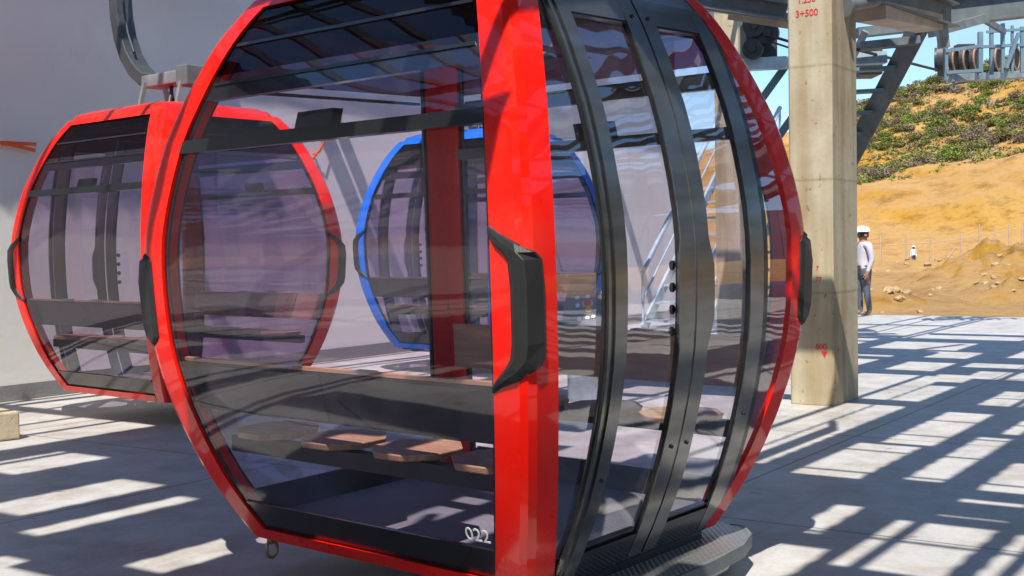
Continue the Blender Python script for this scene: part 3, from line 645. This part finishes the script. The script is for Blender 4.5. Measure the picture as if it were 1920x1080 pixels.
rail(h1, h1+U*.01, 2.6, 'overhead steel rail above the front red gondola', ZL-.05)

cw = thing('cladding_wall', 'grey panelled side wall of the station out on the right of the platform', 'wall', rot=(0, 0, PHI))
q = MB(); q.box((3, -9.3, 1.0), (22, -9.1, 4.1)); q.build('wall_face', mat_plain('grey_cladding', (.40, .39, .43), .6, var=.06), cw)
for k in range(17):
    q = MB(); q.box((3.2+k*1.12, -9.097, 1.02), (3.225+k*1.12, -9.085, 4.09)); q.build('joint_cover', DARKSTEEL, cw)
for k in range(5):
    q = MB(); q.box((3.5+k*4.5, -9.28, .004), (3.7+k*4.5, -9.12, .998)); q.build('post', STEEL, cw)
# ------------------------------------------------------------------ things on the platform
cd = thing('control_console', 'grey sloping control desk with a red and yellow stop button', 'console', at(1095, 651, 11.5) * 1.0)
base = cd.location.copy(); base.z = 0; cd.location = base; cd.rotation_euler.z = -.25; cd.scale = (.76, .76, .76)
b = MB(); b.box((-.19, -.12, 0), (.19, .22, 1.00)); b.build('pedestal', GALV, cd, bevel=.01)
b = MB(); b.add([(-.25, -.20, .94), (.25, -.20, .94), (.25, -.16, .89), (-.25, -.16, .89), (-.25, .20, 1.32), (.25, .20, 1.32), (.25, .24, .94), (-.25, .24, .94)], [(0, 1, 5, 4), (3, 2, 1, 0), (4, 5, 6, 7), (7, 6, 2, 3), (0, 4, 7, 3), (1, 2, 6, 5)]); desk = b.build('desk_top', mat_plain('grey_panel', (.13, .135, .15), .45), cd, bevel=.008)
sl = Vector((0, .40, .38)).normalized(); nr = Vector((0, -.38, .40)).normalized()
def on_desk(x, t): return Vector((x, -.20, .94)) + sl*t + nr*.006
YELLOW = mat_plain('yellow_plastic', (.85, .50, .02), .4)
b = MB(); b.disc(on_desk(.04, .36), nr, .07, .02, m=0); b.disc(on_desk(.04, .36)+nr*.025, nr, .042, .035, m=1); b.build('stop_button', [YELLOW, REDMARK], desk)
b = MB(); b.disc(on_desk(.07, .25), nr, .042, .02); b.build('selector_switch', YELLOW, desk)
for x, t in ((.03, .48), (-.10, .46), (-.08, .33), (.07, .12), (-.03, .10), (.14, .14)):
    b = MB(); b.disc(on_desk(x, t), nr, .028, .016, n=12); b.build('push_button', WHITE, desk)

rnd = random.Random(11)
pc = at(1330, 690, 14.2); pc.z = 0
for i in range(13):
    L = rnd.uniform(1.7, 2.9); a = -.15+rnd.uniform(-.22, .22); lay = i // 5
    c0 = pc + Vector((rnd.uniform(-.45, .35), rnd.uniform(-.5, .5)*(1-.25*lay), .035+lay*.075+.01*(i % 5)))
    b = MB(); w, h = rnd.choice([(.10, .035), (.07, .05), (.14, .03), (.05, .05)])
    n = 6; pts = []
    bow = rnd.uniform(-.03, .03)
    b.tube([(L*(k/n-.5), bow*math.sin(PI*k/n)*2, rnd.uniform(-.004, .004)) for k in range(n+1)], .05, rect=(w, h))
    o = b.build('timber_plank', TIMBER); o.location = c0; o.rotation_euler = (rnd.uniform(-.2, .2), rnd.uniform(-.03, .03), a)
    tag(o, 'rough brown timber plank lying in the loose pile behind the front gondola', 'plank', 'loose pile of timber planks')
b = MB(); b.box((-.36, -.2, 0), (.36, .2, .22)); o = b.build('concrete_block', mat_plain('beige_block', (.40, .33, .22), .85, var=.25, bmp=.3), bevel=.015); o.location = (-4.27, 9.52, .004); o.rotation_euler.z = PHI-.2
tag(o, 'low beige concrete block on the floor cut by the left edge', 'block')

def tape(px, py, pts, label):
    p0 = at(px, py, 1.0)-Vector((0, 0, EYE)); k = 10.99/(V.dot(p0)); base = p0*k+Vector((0, 0, EYE)); base -= V*.05
    t = tag(empty('marker_tape', base, (0, 0, PHI)), label, 'tape')
    b = MB()
    for ps in pts:
        for a, c in zip(ps, ps[1:]): b.bar(Vector((a[0], 0, a[1])), Vector((c[0], -.012, c[1])), .008, .035, up=(0, 0, 1))
    b.disc((0, .015, 0), (0, 1, 0), .02, .07, n=8)
    b.build('ribbon', ORANGE, t); return t
tape(4, 270, [[(-.25, .0), (.05, .01), (.34, .015)], [(-.02, .0), (.16, -.02), (.33, -.05)]], 'orange marker tape stub pinned to the pale wall at the left edge')
tape(588, 288, [[(.16, .16), (.04, .02), (-.16, -.14)]], 'short orange marker tape stub pinned to the wall between the cabins')

# steel stair with handrails seen through the door of the front cabin
def stair(name, label, p0, run, rise, wdir, width, n, mat, rail_h=1.0, tread_d=.26, mat2=None, sw=.18, rails=(0, 1), group=None):
    r_ = thing(name, label, 'stairs', p0, group=group); run = Vector(run); w = Vector(wdir).normalized()
    top = run + Vector((0, 0, rise)); d = top.normalized()
    for s in (0, 1):
        b = MB(); off = w*width*s; b.bar(off+Vector((0, 0, .05)), off+top, .05, sw, up=(0, 0, 1)); b.build('stringer', mat, r_)
    for i in range(n):
        b = MB(); c = top*((i+.6)/n); rd = run.normalized()
        b.bar(c+w*.03, c+w*(width-.03), tread_d, .04, up=(0, 0, 1)); b.build('tread', mat2 or mat, r_)
    for s in rails:
        b = MB(); off = w*width*s; up = Vector((0, 0, rail_h))
        b.rod(off+up, off+top+up, .045, n=8); b.rod(off+up*.55, off+top+up*.55, .018, n=8)
        for k in (0.0, .5, 1.0): b.rod(off+top*k, off+top*k+up, .024, n=8)
        b.build('handrail', mat, r_)
    return r_
stair('steel_stair', 'light steel stairs with handrails rising behind the door of the front gondola', uv(18.2, 8.5), U*3.2, 2.9, V, 1.15, 10, BLUESTEEL)
ld = thing('stair_landing', 'steel landing at the head of the light steel stairs', 'landing', uv(21.4, 8.4))
b = MB(); b.box((0, 0, 2.86), (.7, 1.35, 2.92), mat=Matrix.Rotation(PHI, 4, 'Z')); b.build('deck', BLUESTEEL, ld)
for a, c in ((.1, .1), (.6, .1), (.1, 1.25), (.6, 1.25)):
    b = MB(); b.bar(Matrix.Rotation(PHI, 4, 'Z') @ Vector((a, c, 0)), Matrix.Rotation(PHI, 4, 'Z') @ Vector((a, c, 2.86)), .08, .08); b.build('leg', BLUESTEEL, ld)

# ------------------------------------------------------------------ steelwork beside and above the column (top right of the photo)
bm_ = thing('roof_girder', 'dark steel girder bolted to the column under the canopy edge', 'girder', at(1582, 12, 11.1))
o0 = bm_.location.copy(); rel = lambda p: p-o0
b = MB(); b.disc(Vector((0, 0, 0)), at(1640, 4, 11.5)-o0, .10, .04); b.rod(Vector((0, 0, 0)), rel(at(1642, 2, 11.6)), .055); b.build('strut_pipe', STEEL, bm_)
b = MB(); b.ibeam(rel(at(1590, -32, 11.3)), rel(at(1782, 30, 13.6)), .26, .2); b.build('girder_beam', STEEL, bm_)
b = MB(); b.bar(rel(at(1632, 22, 11.9)), rel(at(1742, 44, 13.4)), .30, .17); b.build('plate_box', BEIGE, bm_, bevel=.01)
b = MB(); b.bar(rel(at(1762, 20, 13.4)), rel(at(1770, 90, 13.4)), .10, .10); b.build('end_bracket', GALV, bm_); b = MB(); b.bar(rel(at(1745, 62, 14)), rel(at(1850, 34, 14.6)), .08, .10); b.build('tie_bar', GALV, bm_)

bm2 = thing('roof_girder', 'dark steel girder with a beige soffit board left of the column', 'girder', at(1400, 20, 12.4)); o0 = bm2.location.copy()
b = MB(); b.ibeam(rel(at(1290, -8, 12.6)), rel(at(1474, 22, 12.0)), .17, .2); b.build('girder_beam', STEEL, bm2)
b = MB(); b.bar(rel(at(1385, 34, 12.7)), rel(at(1476, 48, 12.2)), .32, .06); b.build('soffit_board', BEIGE, bm2)
b = MB(); b.bar(rel(at(1300, 8, 13.2)), rel(at(1480, 34, 12.9)), .08, .09); b.build('edge_angle', STEEL, bm2)

dr = thing('drive_frame', 'blue-grey steel drive frame with dark pulleys behind the column', 'machine', at(1440, 120, 17)); o0 = dr.location.copy()
b = MB(); b.bar(rel(at(1350, 124, 17)), rel(at(1660, 108, 17)), .18, .16); b.build('cross_girder', BLUESTEEL, dr)
for p, q_ in (((1506, 78), (1395, 232)), ((1520, 172), (1400, 340))):
    b = MB(); b.bar(rel(at(*p, 17.2)), rel(at(*q_, 17.2)), .08, .10); b.build('brace', mat_plain('teal_steel', (.10, .20, .25), .5, metal=.2), dr)
b = MB(); b.bar(rel(at(1518, 60, 17.3)), rel(at(1518, 690, 17.3)), .16, .16); b.build('frame_post', BLUESTEEL, dr)
for (x, y, r_) in ((1415, 48, .16), (1440, 62, .15), (1412, 92, .14)):
    b = MB(); b.disc(rel(at(x, y, 16.8)), (.4, 1, 0), r_, .10, n=20); b.disc(rel(at(x, y, 16.74)), (.4, 1, 0), r_*.35, .14, n=12); b.build('pulley', DARKSTEEL, dr)
b = MB(); b.box(rel(at(1400, 112, 17))+Vector((0, 0, 0)), rel(at(1452, 40, 17.2))+Vector((0, .3, 0))); b.build('gear_housing', DARKSTEEL, dr, bevel=.03)
b = MB(); b.rod(rel(at(1440, 66, 16.7)), rel(at(1500, 84, 16.4)), .02); b.rod(rel(at(1438, 76, 16.7)), rel(at(1500, 96, 16.4)), .014); b.build('tension_rope', DARKSTEEL, dr)
b = MB(); b.bar(rel(at(1610, 88, 16.2)), rel(at(1720, 76, 16.2)), .25, .10); b.bar(rel(at(1606, 62, 16.6)), rel(at(1700, 52, 16.6)), .2, .12); b.build('upper_girder', STEEL, dr)
b = MB(); b.box(rel(at(1612, 140, 17.4)), rel(at(1652, 92, 17.5))+Vector((0, .4, 0))); b.build('motor_box', DARKSTEEL, dr, bevel=.03)

# steep stair right of the column
P1, P0 = at(1722, 52, 16.2), at(1604, 282, 17.4)
d_ = (P1-P0)/(P1.z-P0.z); foot = P0 - d_*P0.z
wv = Vector((-.95, .32, 0))
b0_ = foot.copy(); b0_.z = 0
st2 = thing('steep_stair', 'steep grey steel stair rising right of the concrete column to the sheave deck', 'stairs', b0_)
top = P1-b0_; wid = .66
for s in (0, 1):
    b = MB(); b.bar(wv*wid*s + (Vector((0, 0, .1))), wv*wid*s + top, .27 if s == 0 else .09, .05, up=(.32, .95, 0)); b.build('stringer', STEEL if s == 0 else GALV, st2)
for i in range(15):
    c = top*((i+.8)/15.5); b = MB(); b.bar(c+wv*.03, c+wv*(wid-.03), .20, .045); b.build('tread', mat_plain('teal_tread', (.12, .24, .27), .5, metal=.2) if i == 0 else bpy.data.materials['teal_tread'], st2)

# sheave assembly on its own tower leg, upper right
sh = thing('sheave_assembly', 'row of orange lined sheave wheels inside a pale blue guard rail, upper right', 'sheaves', at(1850, 140, 20)); o0 = sh.location.copy()
SD = 20.0
b = MB(); b.bar(rel(at(1776, 148, SD)), rel(at(2060, 132, SD+1.2)), .22, .12); b.build('support_beam', GALV, sh, bevel=.01)
ax = Vector((.38, -1, 0)).normalized()
b = MB(); b.disc(rel(at(1764, 112, SD)), Vector((1, -.42, 0)), .27, .09, n=26); b.disc(rel(at(1756, 112, SD-.05)), Vector((1, -.42, 0)), .19, .05, n=22, r_in=.12); b.build('entry_wheel', DARKSTEEL, sh)
for i, x in enumerate((1789, 1809, 1828, 1868, 1902, 1935, 1968)):
    c = rel(at(x, 114-i*.9, SD+.3+i*.06)); b = MB()
    b.disc(c, ax+Vector((.9, 0, 0)), .215, .075, m=0, n=22); b.disc(c+Vector((.02, -.035, 0)), ax+Vector((.9, 0, 0)), .205, .02, m=1, n=22, r_in=.165); b.build('sheave_wheel', [DARKSTEEL, LINERMAT], sh)
b = MB()
for x, y0, y1, w in ((1774, 40, 150, .05), (1838, 60, 142, .07), (1859, 30, 140, .055), (1880, 44, 138, .055), (1898, 48, 136, .04), (1916, 50, 136, .05), (1950, 40, 134, .05)):
    b.bar(rel(at(x, y0, SD-.3)), rel(at(x, y1, SD-.3)), w, w)
for (xa, ya, xb, yb, w) in ((1772, 96, 1838, 86, .05), (1838, 88, 1960, 82, .045), (1774, 136, 1840, 132, .05), (1850, 60, 1960, 52, .04)): b.bar(rel(at(xa, ya, SD-.32)), rel(at(xb, yb, SD-.32)), w, w)
b.bar(rel(at(1910, 62, SD-.36)), rel(at(1886, 128, SD-.36)), .06, .05); b.build('guard_rail', mat_plain('slate_blue_steel', (.17, .25, .29), .45, metal=.3), sh)
b = MB(); b.box(rel(at(1796, 90, SD+.5)), rel(at(1828, 82, SD+.5))+Vector((0, .2, 0))); b.build('junction_box', DARKSTEEL, sh)
b = MB(); lg = at(2010, 136, SD+.9); b.bar(lg-o0, Vector((lg.x, lg.y, 0))-o0, .28, .28); b.build('tower_leg', GALV, sh)
b = MB(); b.bar(rel(at(1842, 148, SD+.2)), rel(at(1780, 160, SD+.2)), .03, .03); b.bar(rel(at(1788, 150, SD)), rel(at(1788, 168, SD)), .04, .04); b.build('tie_rod', GALV, sh)
ha = at(1764, 133, SD); hb = at(1570, 84, 15.5)
b = MB(); b.rod(Vector((0, 0, 0)), hb-ha, .022, n=8); o = b.build('haul_rope', DARKSTEEL); o.location = ha; tag(o, 'dark haul rope running from the entry wheel back towards the column', 'rope')

# ------------------------------------------------------------------ hillside bushes, rocks, site fence
def leaf_blob(seed, n=1000):
    r_ = random.Random(seed); b = MB(); cl = [(r_.uniform(-.6, .6), r_.uniform(-.6, .6), r_.uniform(.15, .55), r_.uniform(.30, .5)) for _ in range(8)]
    for _ in range(n):
        cx, cy, cz, cr = r_.choice(cl); a = r_.uniform(0, 2*PI); e = math.asin(r_.uniform(-.5, 1)); rr = cr*r_.uniform(.6, 1.08)
        p = Vector((cx+rr*math.cos(a)*math.cos(e), cy+rr*math.sin(a)*math.cos(e), max(.02, cz+rr*math.sin(e)*.85)))
        s = r_.uniform(.025, .065); q = Matrix.Rotation(r_.uniform(0, 6.3), 3, (r_.gauss(0, 1), r_.gauss(0, 1), r_.gauss(0, 1)))
        b.add([p+q @ Vector(v)*s for v in ((-1, -.6, 0), (1, -.5, 0), (.9, .6, .25), (-.8, .7, -.2))], [(0, 1, 2, 3)])
    return b
protos = []
for k in range(6):
    o = leaf_blob(40+k).build('hill_bush', LEAVES[k % 3], fix=False); protos.append(o)
labs = ['olive green scrub bush on the sandy hillside', 'bright green scrub bush on the sandy hillside', 'dry brownish scrub bush on the sandy hillside']
rnd = random.Random(5); cnt = 0; used = [0]*6
while cnt < 298:
    th = rnd.uniform(.262, .405); r_ = rnd.uniform(146 + (th-.263)*40, 240)
    x, y = r_*math.sin(th), r_*math.cos(th)
    dens = mnoise.noise(Vector((x*.05, y*.05, 3)))*1.0+.62 - .55*smooth(.33, .42, th)*smooth(200, 232, r_)
    if rnd.random() > dens: continue
    k = rnd.choices(range(6), (5, 3, 3, 5, 2, 4))[0]
    if used[k] == 0: o = protos[k]
    else: o = protos[k].copy(); COL.objects.link(o)
    used[k] += 1; s = rnd.uniform(.9, 2.1)
    o.location = (x, y, terrain(x, y)-.12); o.scale = (s*rnd.uniform(.9, 1.4), s*rnd.uniform(.9, 1.3), s*rnd.uniform(.7, 1.05)); o.rotation_euler = (0, 0, rnd.uniform(0, 6.3))
    tag(o, labs[k % 3], 'bush', ['olive bushes on the hill', 'green bushes on the hill', 'dry bushes on the hill'][k % 3]); cnt += 1

b = MB(); rnd = random.Random(21); k = 0
while k < 2600:
    th = rnd.uniform(.255, .41); r_ = rnd.uniform(143 + (th-.263)*40, 242); x, y = r_*math.sin(th), r_*math.cos(th)
    if rnd.random() > mnoise.noise(Vector((x*.07, y*.07, 8)))*.9+.55 - .45*smooth(.33, .42, th)*smooth(200, 232, r_): continue
    k += 1; z = terrain(x, y); s_ = rnd.uniform(.25, .75)
    for _ in range(12):
        c0 = Vector((x+rnd.gauss(0, .4)*s_, y+rnd.gauss(0, .4)*s_, z+abs(rnd.gauss(0, .32))*s_)); q_ = Matrix.Rotation(rnd.uniform(0, 6.3), 3, (rnd.gauss(0, 1), rnd.gauss(0, 1), rnd.gauss(0, 1)))
        b.add([c0+q_ @ Vector(v)*s_*.3 for v in ((-1, -.4, 0), (1, -.3, 0), (.8, .5, .2), (-.8, .5, -.2))], [(0, 1, 2, 3)], k % 3)
tag(b.build('hill_scrub', LEAVES, fix=False), 'low fine scrub covering the sandy hillside between the bushes', 'scrub', kind='stuff')
def rock_mesh(seed):
    r_ = random.Random(seed); b = MB(); n, m = 8, 5; pts = []
    for i in range(m+1):
        for k in range(n):
            e = -PI/2+PI*i/m; a = 2*PI*k/n; q = Vector((math.cos(e)*math.cos(a), math.cos(e)*math.sin(a), math.sin(e)*.8)); pts.append(q*(1+.35*mnoise.noise(q*1.6+Vector((seed, 0, 0)))+.12*r_.uniform(-1, 1)*(0 < i < m)))
    b.add(pts, [(i*n+k, i*n+(k+1) % n, (i+1)*n+(k+1) % n, (i+1)*n+k) for i in range(m) for k in range(n)]); return b
rk = [rock_mesh(s).build('rock', ROCK) for s in (1, 2, 3, 4)]; ru = [0]*4; rnd = random.Random(9)
zones = [(1655, 44, 1.1, 1.4, 18, .08, .24, 'sandy boulder in the rubble just beyond the platform edge', 'rubble beyond the platform edge'),
         (1740, 97, 4.2, 2.0, 22, .12, .38, 'whitish rock in the rubble heap below the site fence', 'rubble below the site fence'),
         (1890, 56, 3.0, 3.5, 26, .07, .22, 'sandy rock on the earth mound at the right edge', 'rocks on the earth mound'),
         (1850, 46, 3.0, 1.0, 14, .06, .18, 'small stone on the dirt beyond the platform', 'small stones on the dirt')]
for px, d, sx, sy, n, s0, s1, lb, gp in zones:
    for i in range(n):
        k = rnd.randrange(4)
        if ru[k] == 0: o = rk[k]
        else: o = rk[k].copy(); COL.objects.link(o)
        ru[k] += 1; x, y = (px-960)/F_PX*d+rnd.gauss(0, sx), d+rnd.gauss(0, sy); s = rnd.uniform(s0, s1)
        o.location = (x, y, terrain(x, y)+s*.1); o.scale = (s*rnd.uniform(.8, 1.4), s, s*rnd.uniform(.6, .9)); o.rotation_euler = (rnd.uniform(-.4, .4), rnd.uniform(-.4, .4), rnd.uniform(0, 6.3)); tag(o, lb, 'rock', gp)
FENCE = mat_plain('pale_fence_wood', (.42, .31, .21), .8)
fx = thing('site_fence', 'pale wooden site fence with one top rail below the bare cut slope', 'fence', at(1640, 500, 108))
o0 = fx.location.copy(); prev = None
for px in (1606, 1652, 1699, 1745, 1803, 1837, 1866, 1893, 1918, 1960):
    d = 107+(px-1600)*.012; x, y = (px-960)/F_PX*d, d; g = Vector((x, y, terrain(x, y))); hgt = 2.3+((px*7) % 5)*.16
    b = MB(); b.rod(g-Vector((0, 0, .3))-o0, g+Vector((0, 0, hgt))-o0, .075, n=7); b.build('post', FENCE, fx)
    tp = g+Vector((0, 0, 1.95))
    if prev: b = MB(); b.rod(prev-o0, tp-o0, .035, n=6); b.build('rail', FENCE, fx)
    prev = tp
for px, dx in ((1790, -22), (1822, -16), (1836, 17)):
    d = 107.5; b = MB(); b.rod(at(px, 466, d)-o0, at(px+dx, 496, d)-o0, .07, n=6); b.build('brace', FENCE, fx)

# ------------------------------------------------------------------ people
SKIN = mat_plain('skin', (.30, .145, .09), .6); SHIRT = mat_plain('pale_shirt', (.46, .43, .47), .8, var=.08); JEANS = mat_plain('grey_jeans', (.085, .10, .13), .85, var=.2); BOOT = mat_plain('tan_boots', (.20, .15, .10), .8); HAT = mat_plain('white_helmet', (.82, .82, .82), .3)
LSHIRT = mat_plain('light_blue_shirt', (.55, .68, .75), .8); DTROU = mat_plain('dark_trousers', (.05, .05, .06), .85); HAIR = mat_plain('dark_hair', (.015, .012, .01), .7)
def person(label, loc, rotz, shirt, trousers, phone=False, scale=1.0):
    # local: facing -y, height 1.72
    V_, E_, R_ = [], [], []
    def jt(p, r, par=None):
        V_.append(p); R_.append(r)
        if par is not None: E_.append((par, len(V_)-1))
        return len(V_)-1
    pel = jt((0, 0, .94), (.155, .115)); ab = jt((0, -.01, 1.08), (.145, .11), pel); chs = jt((0, 0, 1.26), (.165, .12), ab); sh = jt((0, .015, 1.40), (.12, .09), chs); nk = jt((0, .0, 1.475), (.058, .058), sh)
    hd = jt((0, -.015, 1.56), (.075, .088), nk); hd2 = jt((0, -.02, 1.66), (.078, .094), hd)
    for s in (-1, 1):
        hp = jt((s*.095, 0, .86), (.098, .10), pel); kn = jt((s*.105, -.02+.02*s, .49), (.062, .066), hp); an = jt((s*.11, .02+.03*s, .10), (.045, .048), kn); he = jt((s*.115, .0+.03*s, .045), (.045, .045), an); to = jt((s*.125, -.15+.03*s, .035), (.043, .032), he)
        sd = jt((s*.185, .015, 1.375), (.065, .066), sh); el = jt((s*.235, .045, 1.10), (.048, .048), sd); wr = jt((s*.235, -.03, .87), (.031, .034), el); pm = jt((s*.232, -.045, .80), (.022, .042), wr)
        for k in range(4):
            f1 = jt((s*.225, -.078+.022*k, .735-(.008 if k in (0, 3) else 0)), (.0095, .0095), pm); f2 = jt((s*.205, -.075+.02*k, .70+(.008 if k == 3 else 0)), (.008, .008), f1)
        t1 = jt((s*.215, -.085, .785), (.011, .011), pm); t2 = jt((s*.205, -.10, .745), (.009, .009), t1)
    me = bpy.data.meshes.new('person'); me.from_pydata(V_, E_, []); ob = bpy.data.objects.new('person_tmp', me); COL.objects.link(ob)
    sk = ob.modifiers.new('skin', 'SKIN'); sk.use_smooth_shade = True
    lay = me.skin_vertices[0].data
    for i, r_ in enumerate(R_): lay[i].radius = r_; lay[i].use_root = (i == 0)
    ss = ob.modifiers.new('sub', 'SUBSURF'); ss.levels = 2; ss.render_levels = 2
    bpy.context.view_layer.update()
    bme = bpy.data.meshes.new_from_object(ob.evaluated_get(bpy.context.evaluated_depsgraph_get())); bpy.data.objects.remove(ob)
    bme.materials.clear()
    for m_ in (SKIN, shirt, trousers, BOOT): bme.materials.append(m_)
    for p in bme.polygons:
        x, y, z = p.center; i = 1
        if z > 1.455: i = 0
        elif z < .10: i = 3
        elif abs(x) > .17 and z < .875 and z > .6: i = 0
        elif z < .93 and abs(x) < .2: i = 2
        p.material_index = i; p.use_smooth = True
    root = thing('person', label, 'person', loc, (0, 0, rotz)); root.scale = (scale,)*3
    body = bpy.data.objects.new('body', bme); COL.objects.link(body); body.parent = root
    b = MB(); pts, fs = [], []; n, m = 16, 6           # helmet dome with brim
    for i in range(m+1):
        e = PI/2*i/m
        for k in range(n): a = 2*PI*k/n; pts.append((.112*math.cos(a)*math.cos(e), -.02+.135*math.sin(a)*math.cos(e), 1.655+.115*math.sin(e)))
    b.add(pts, [(i*n+k, i*n+(k+1) % n, (i+1)*n+(k+1) % n, (i+1)*n+k) for i in range(m) for k in range(n)], 0, True)
    br = [(.116*math.cos(2*PI*k/n), -.03+(.175 if math.sin(2*PI*k/n) < 0 else .125)*math.sin(2*PI*k/n), 1.65) for k in range(n)]
    b.add(br+[(x, y, z+.012) for x, y, z in br], [tuple(range(n)), tuple(range(n, 2*n))]+[(k, (k+1) % n, n+(k+1) % n, n+k) for k in range(n)]); b.build('helmet', HAT, root)
    b = MB(); b.tube([(0, -.098, 1.60), (0, -.118, 1.565), (0, -.104, 1.553)], [.010, .015, .008], n=8); b.build('nose', SKIN, root)
    for s in (-1, 1): b = MB(); b.disc((s*.083, .0, 1.585), (1, 0, 0), .028, .018, n=10); b.build('ear', SKIN, root)
    b = MB(); b.box((-.026, -.108, 1.527), (.026, -.098, 1.534)); b.build('mouth', HAIR, root)
    for s in (-1, 1): b = MB(); b.disc((s*.033, -.100, 1.612), (0, 1, 0), .011, .012, n=8); b.build('eye', HAIR, root)
    b = MB(); b.disc((0, -.003, 1.595), (0, 0, 1), .0865, .10, n=18); b.build('hair', HAIR, root)
    b = MB(); b.disc((0, 0, .965), (0, 0, 1), .168, .045, n=20); bl = b.build('belt', DTROU, root)
    for v in bl.data.vertices: v.co.y *= .78
    if phone: b = MB(); b.box((.185, -.125, .70), (.20, -.065, .80)); b.build('phone', BLACK, root, bevel=.004)
    return root
pf = at(1620, 590, 24.2); pf.z = .002
person('worker in a white helmet, pale shirt and grey jeans standing half behind the column', pf, -PI/2+.12, SHIRT, JEANS, phone=True, scale=1.0).scale = (1.2, 1.2, .99)
pd = at(1713, 500, 100); pd.z = terrain(pd.x, pd.y)+.02
person('distant worker in a light blue shirt and dark trousers by the site fence', pd, .2, LSHIRT, DTROU)
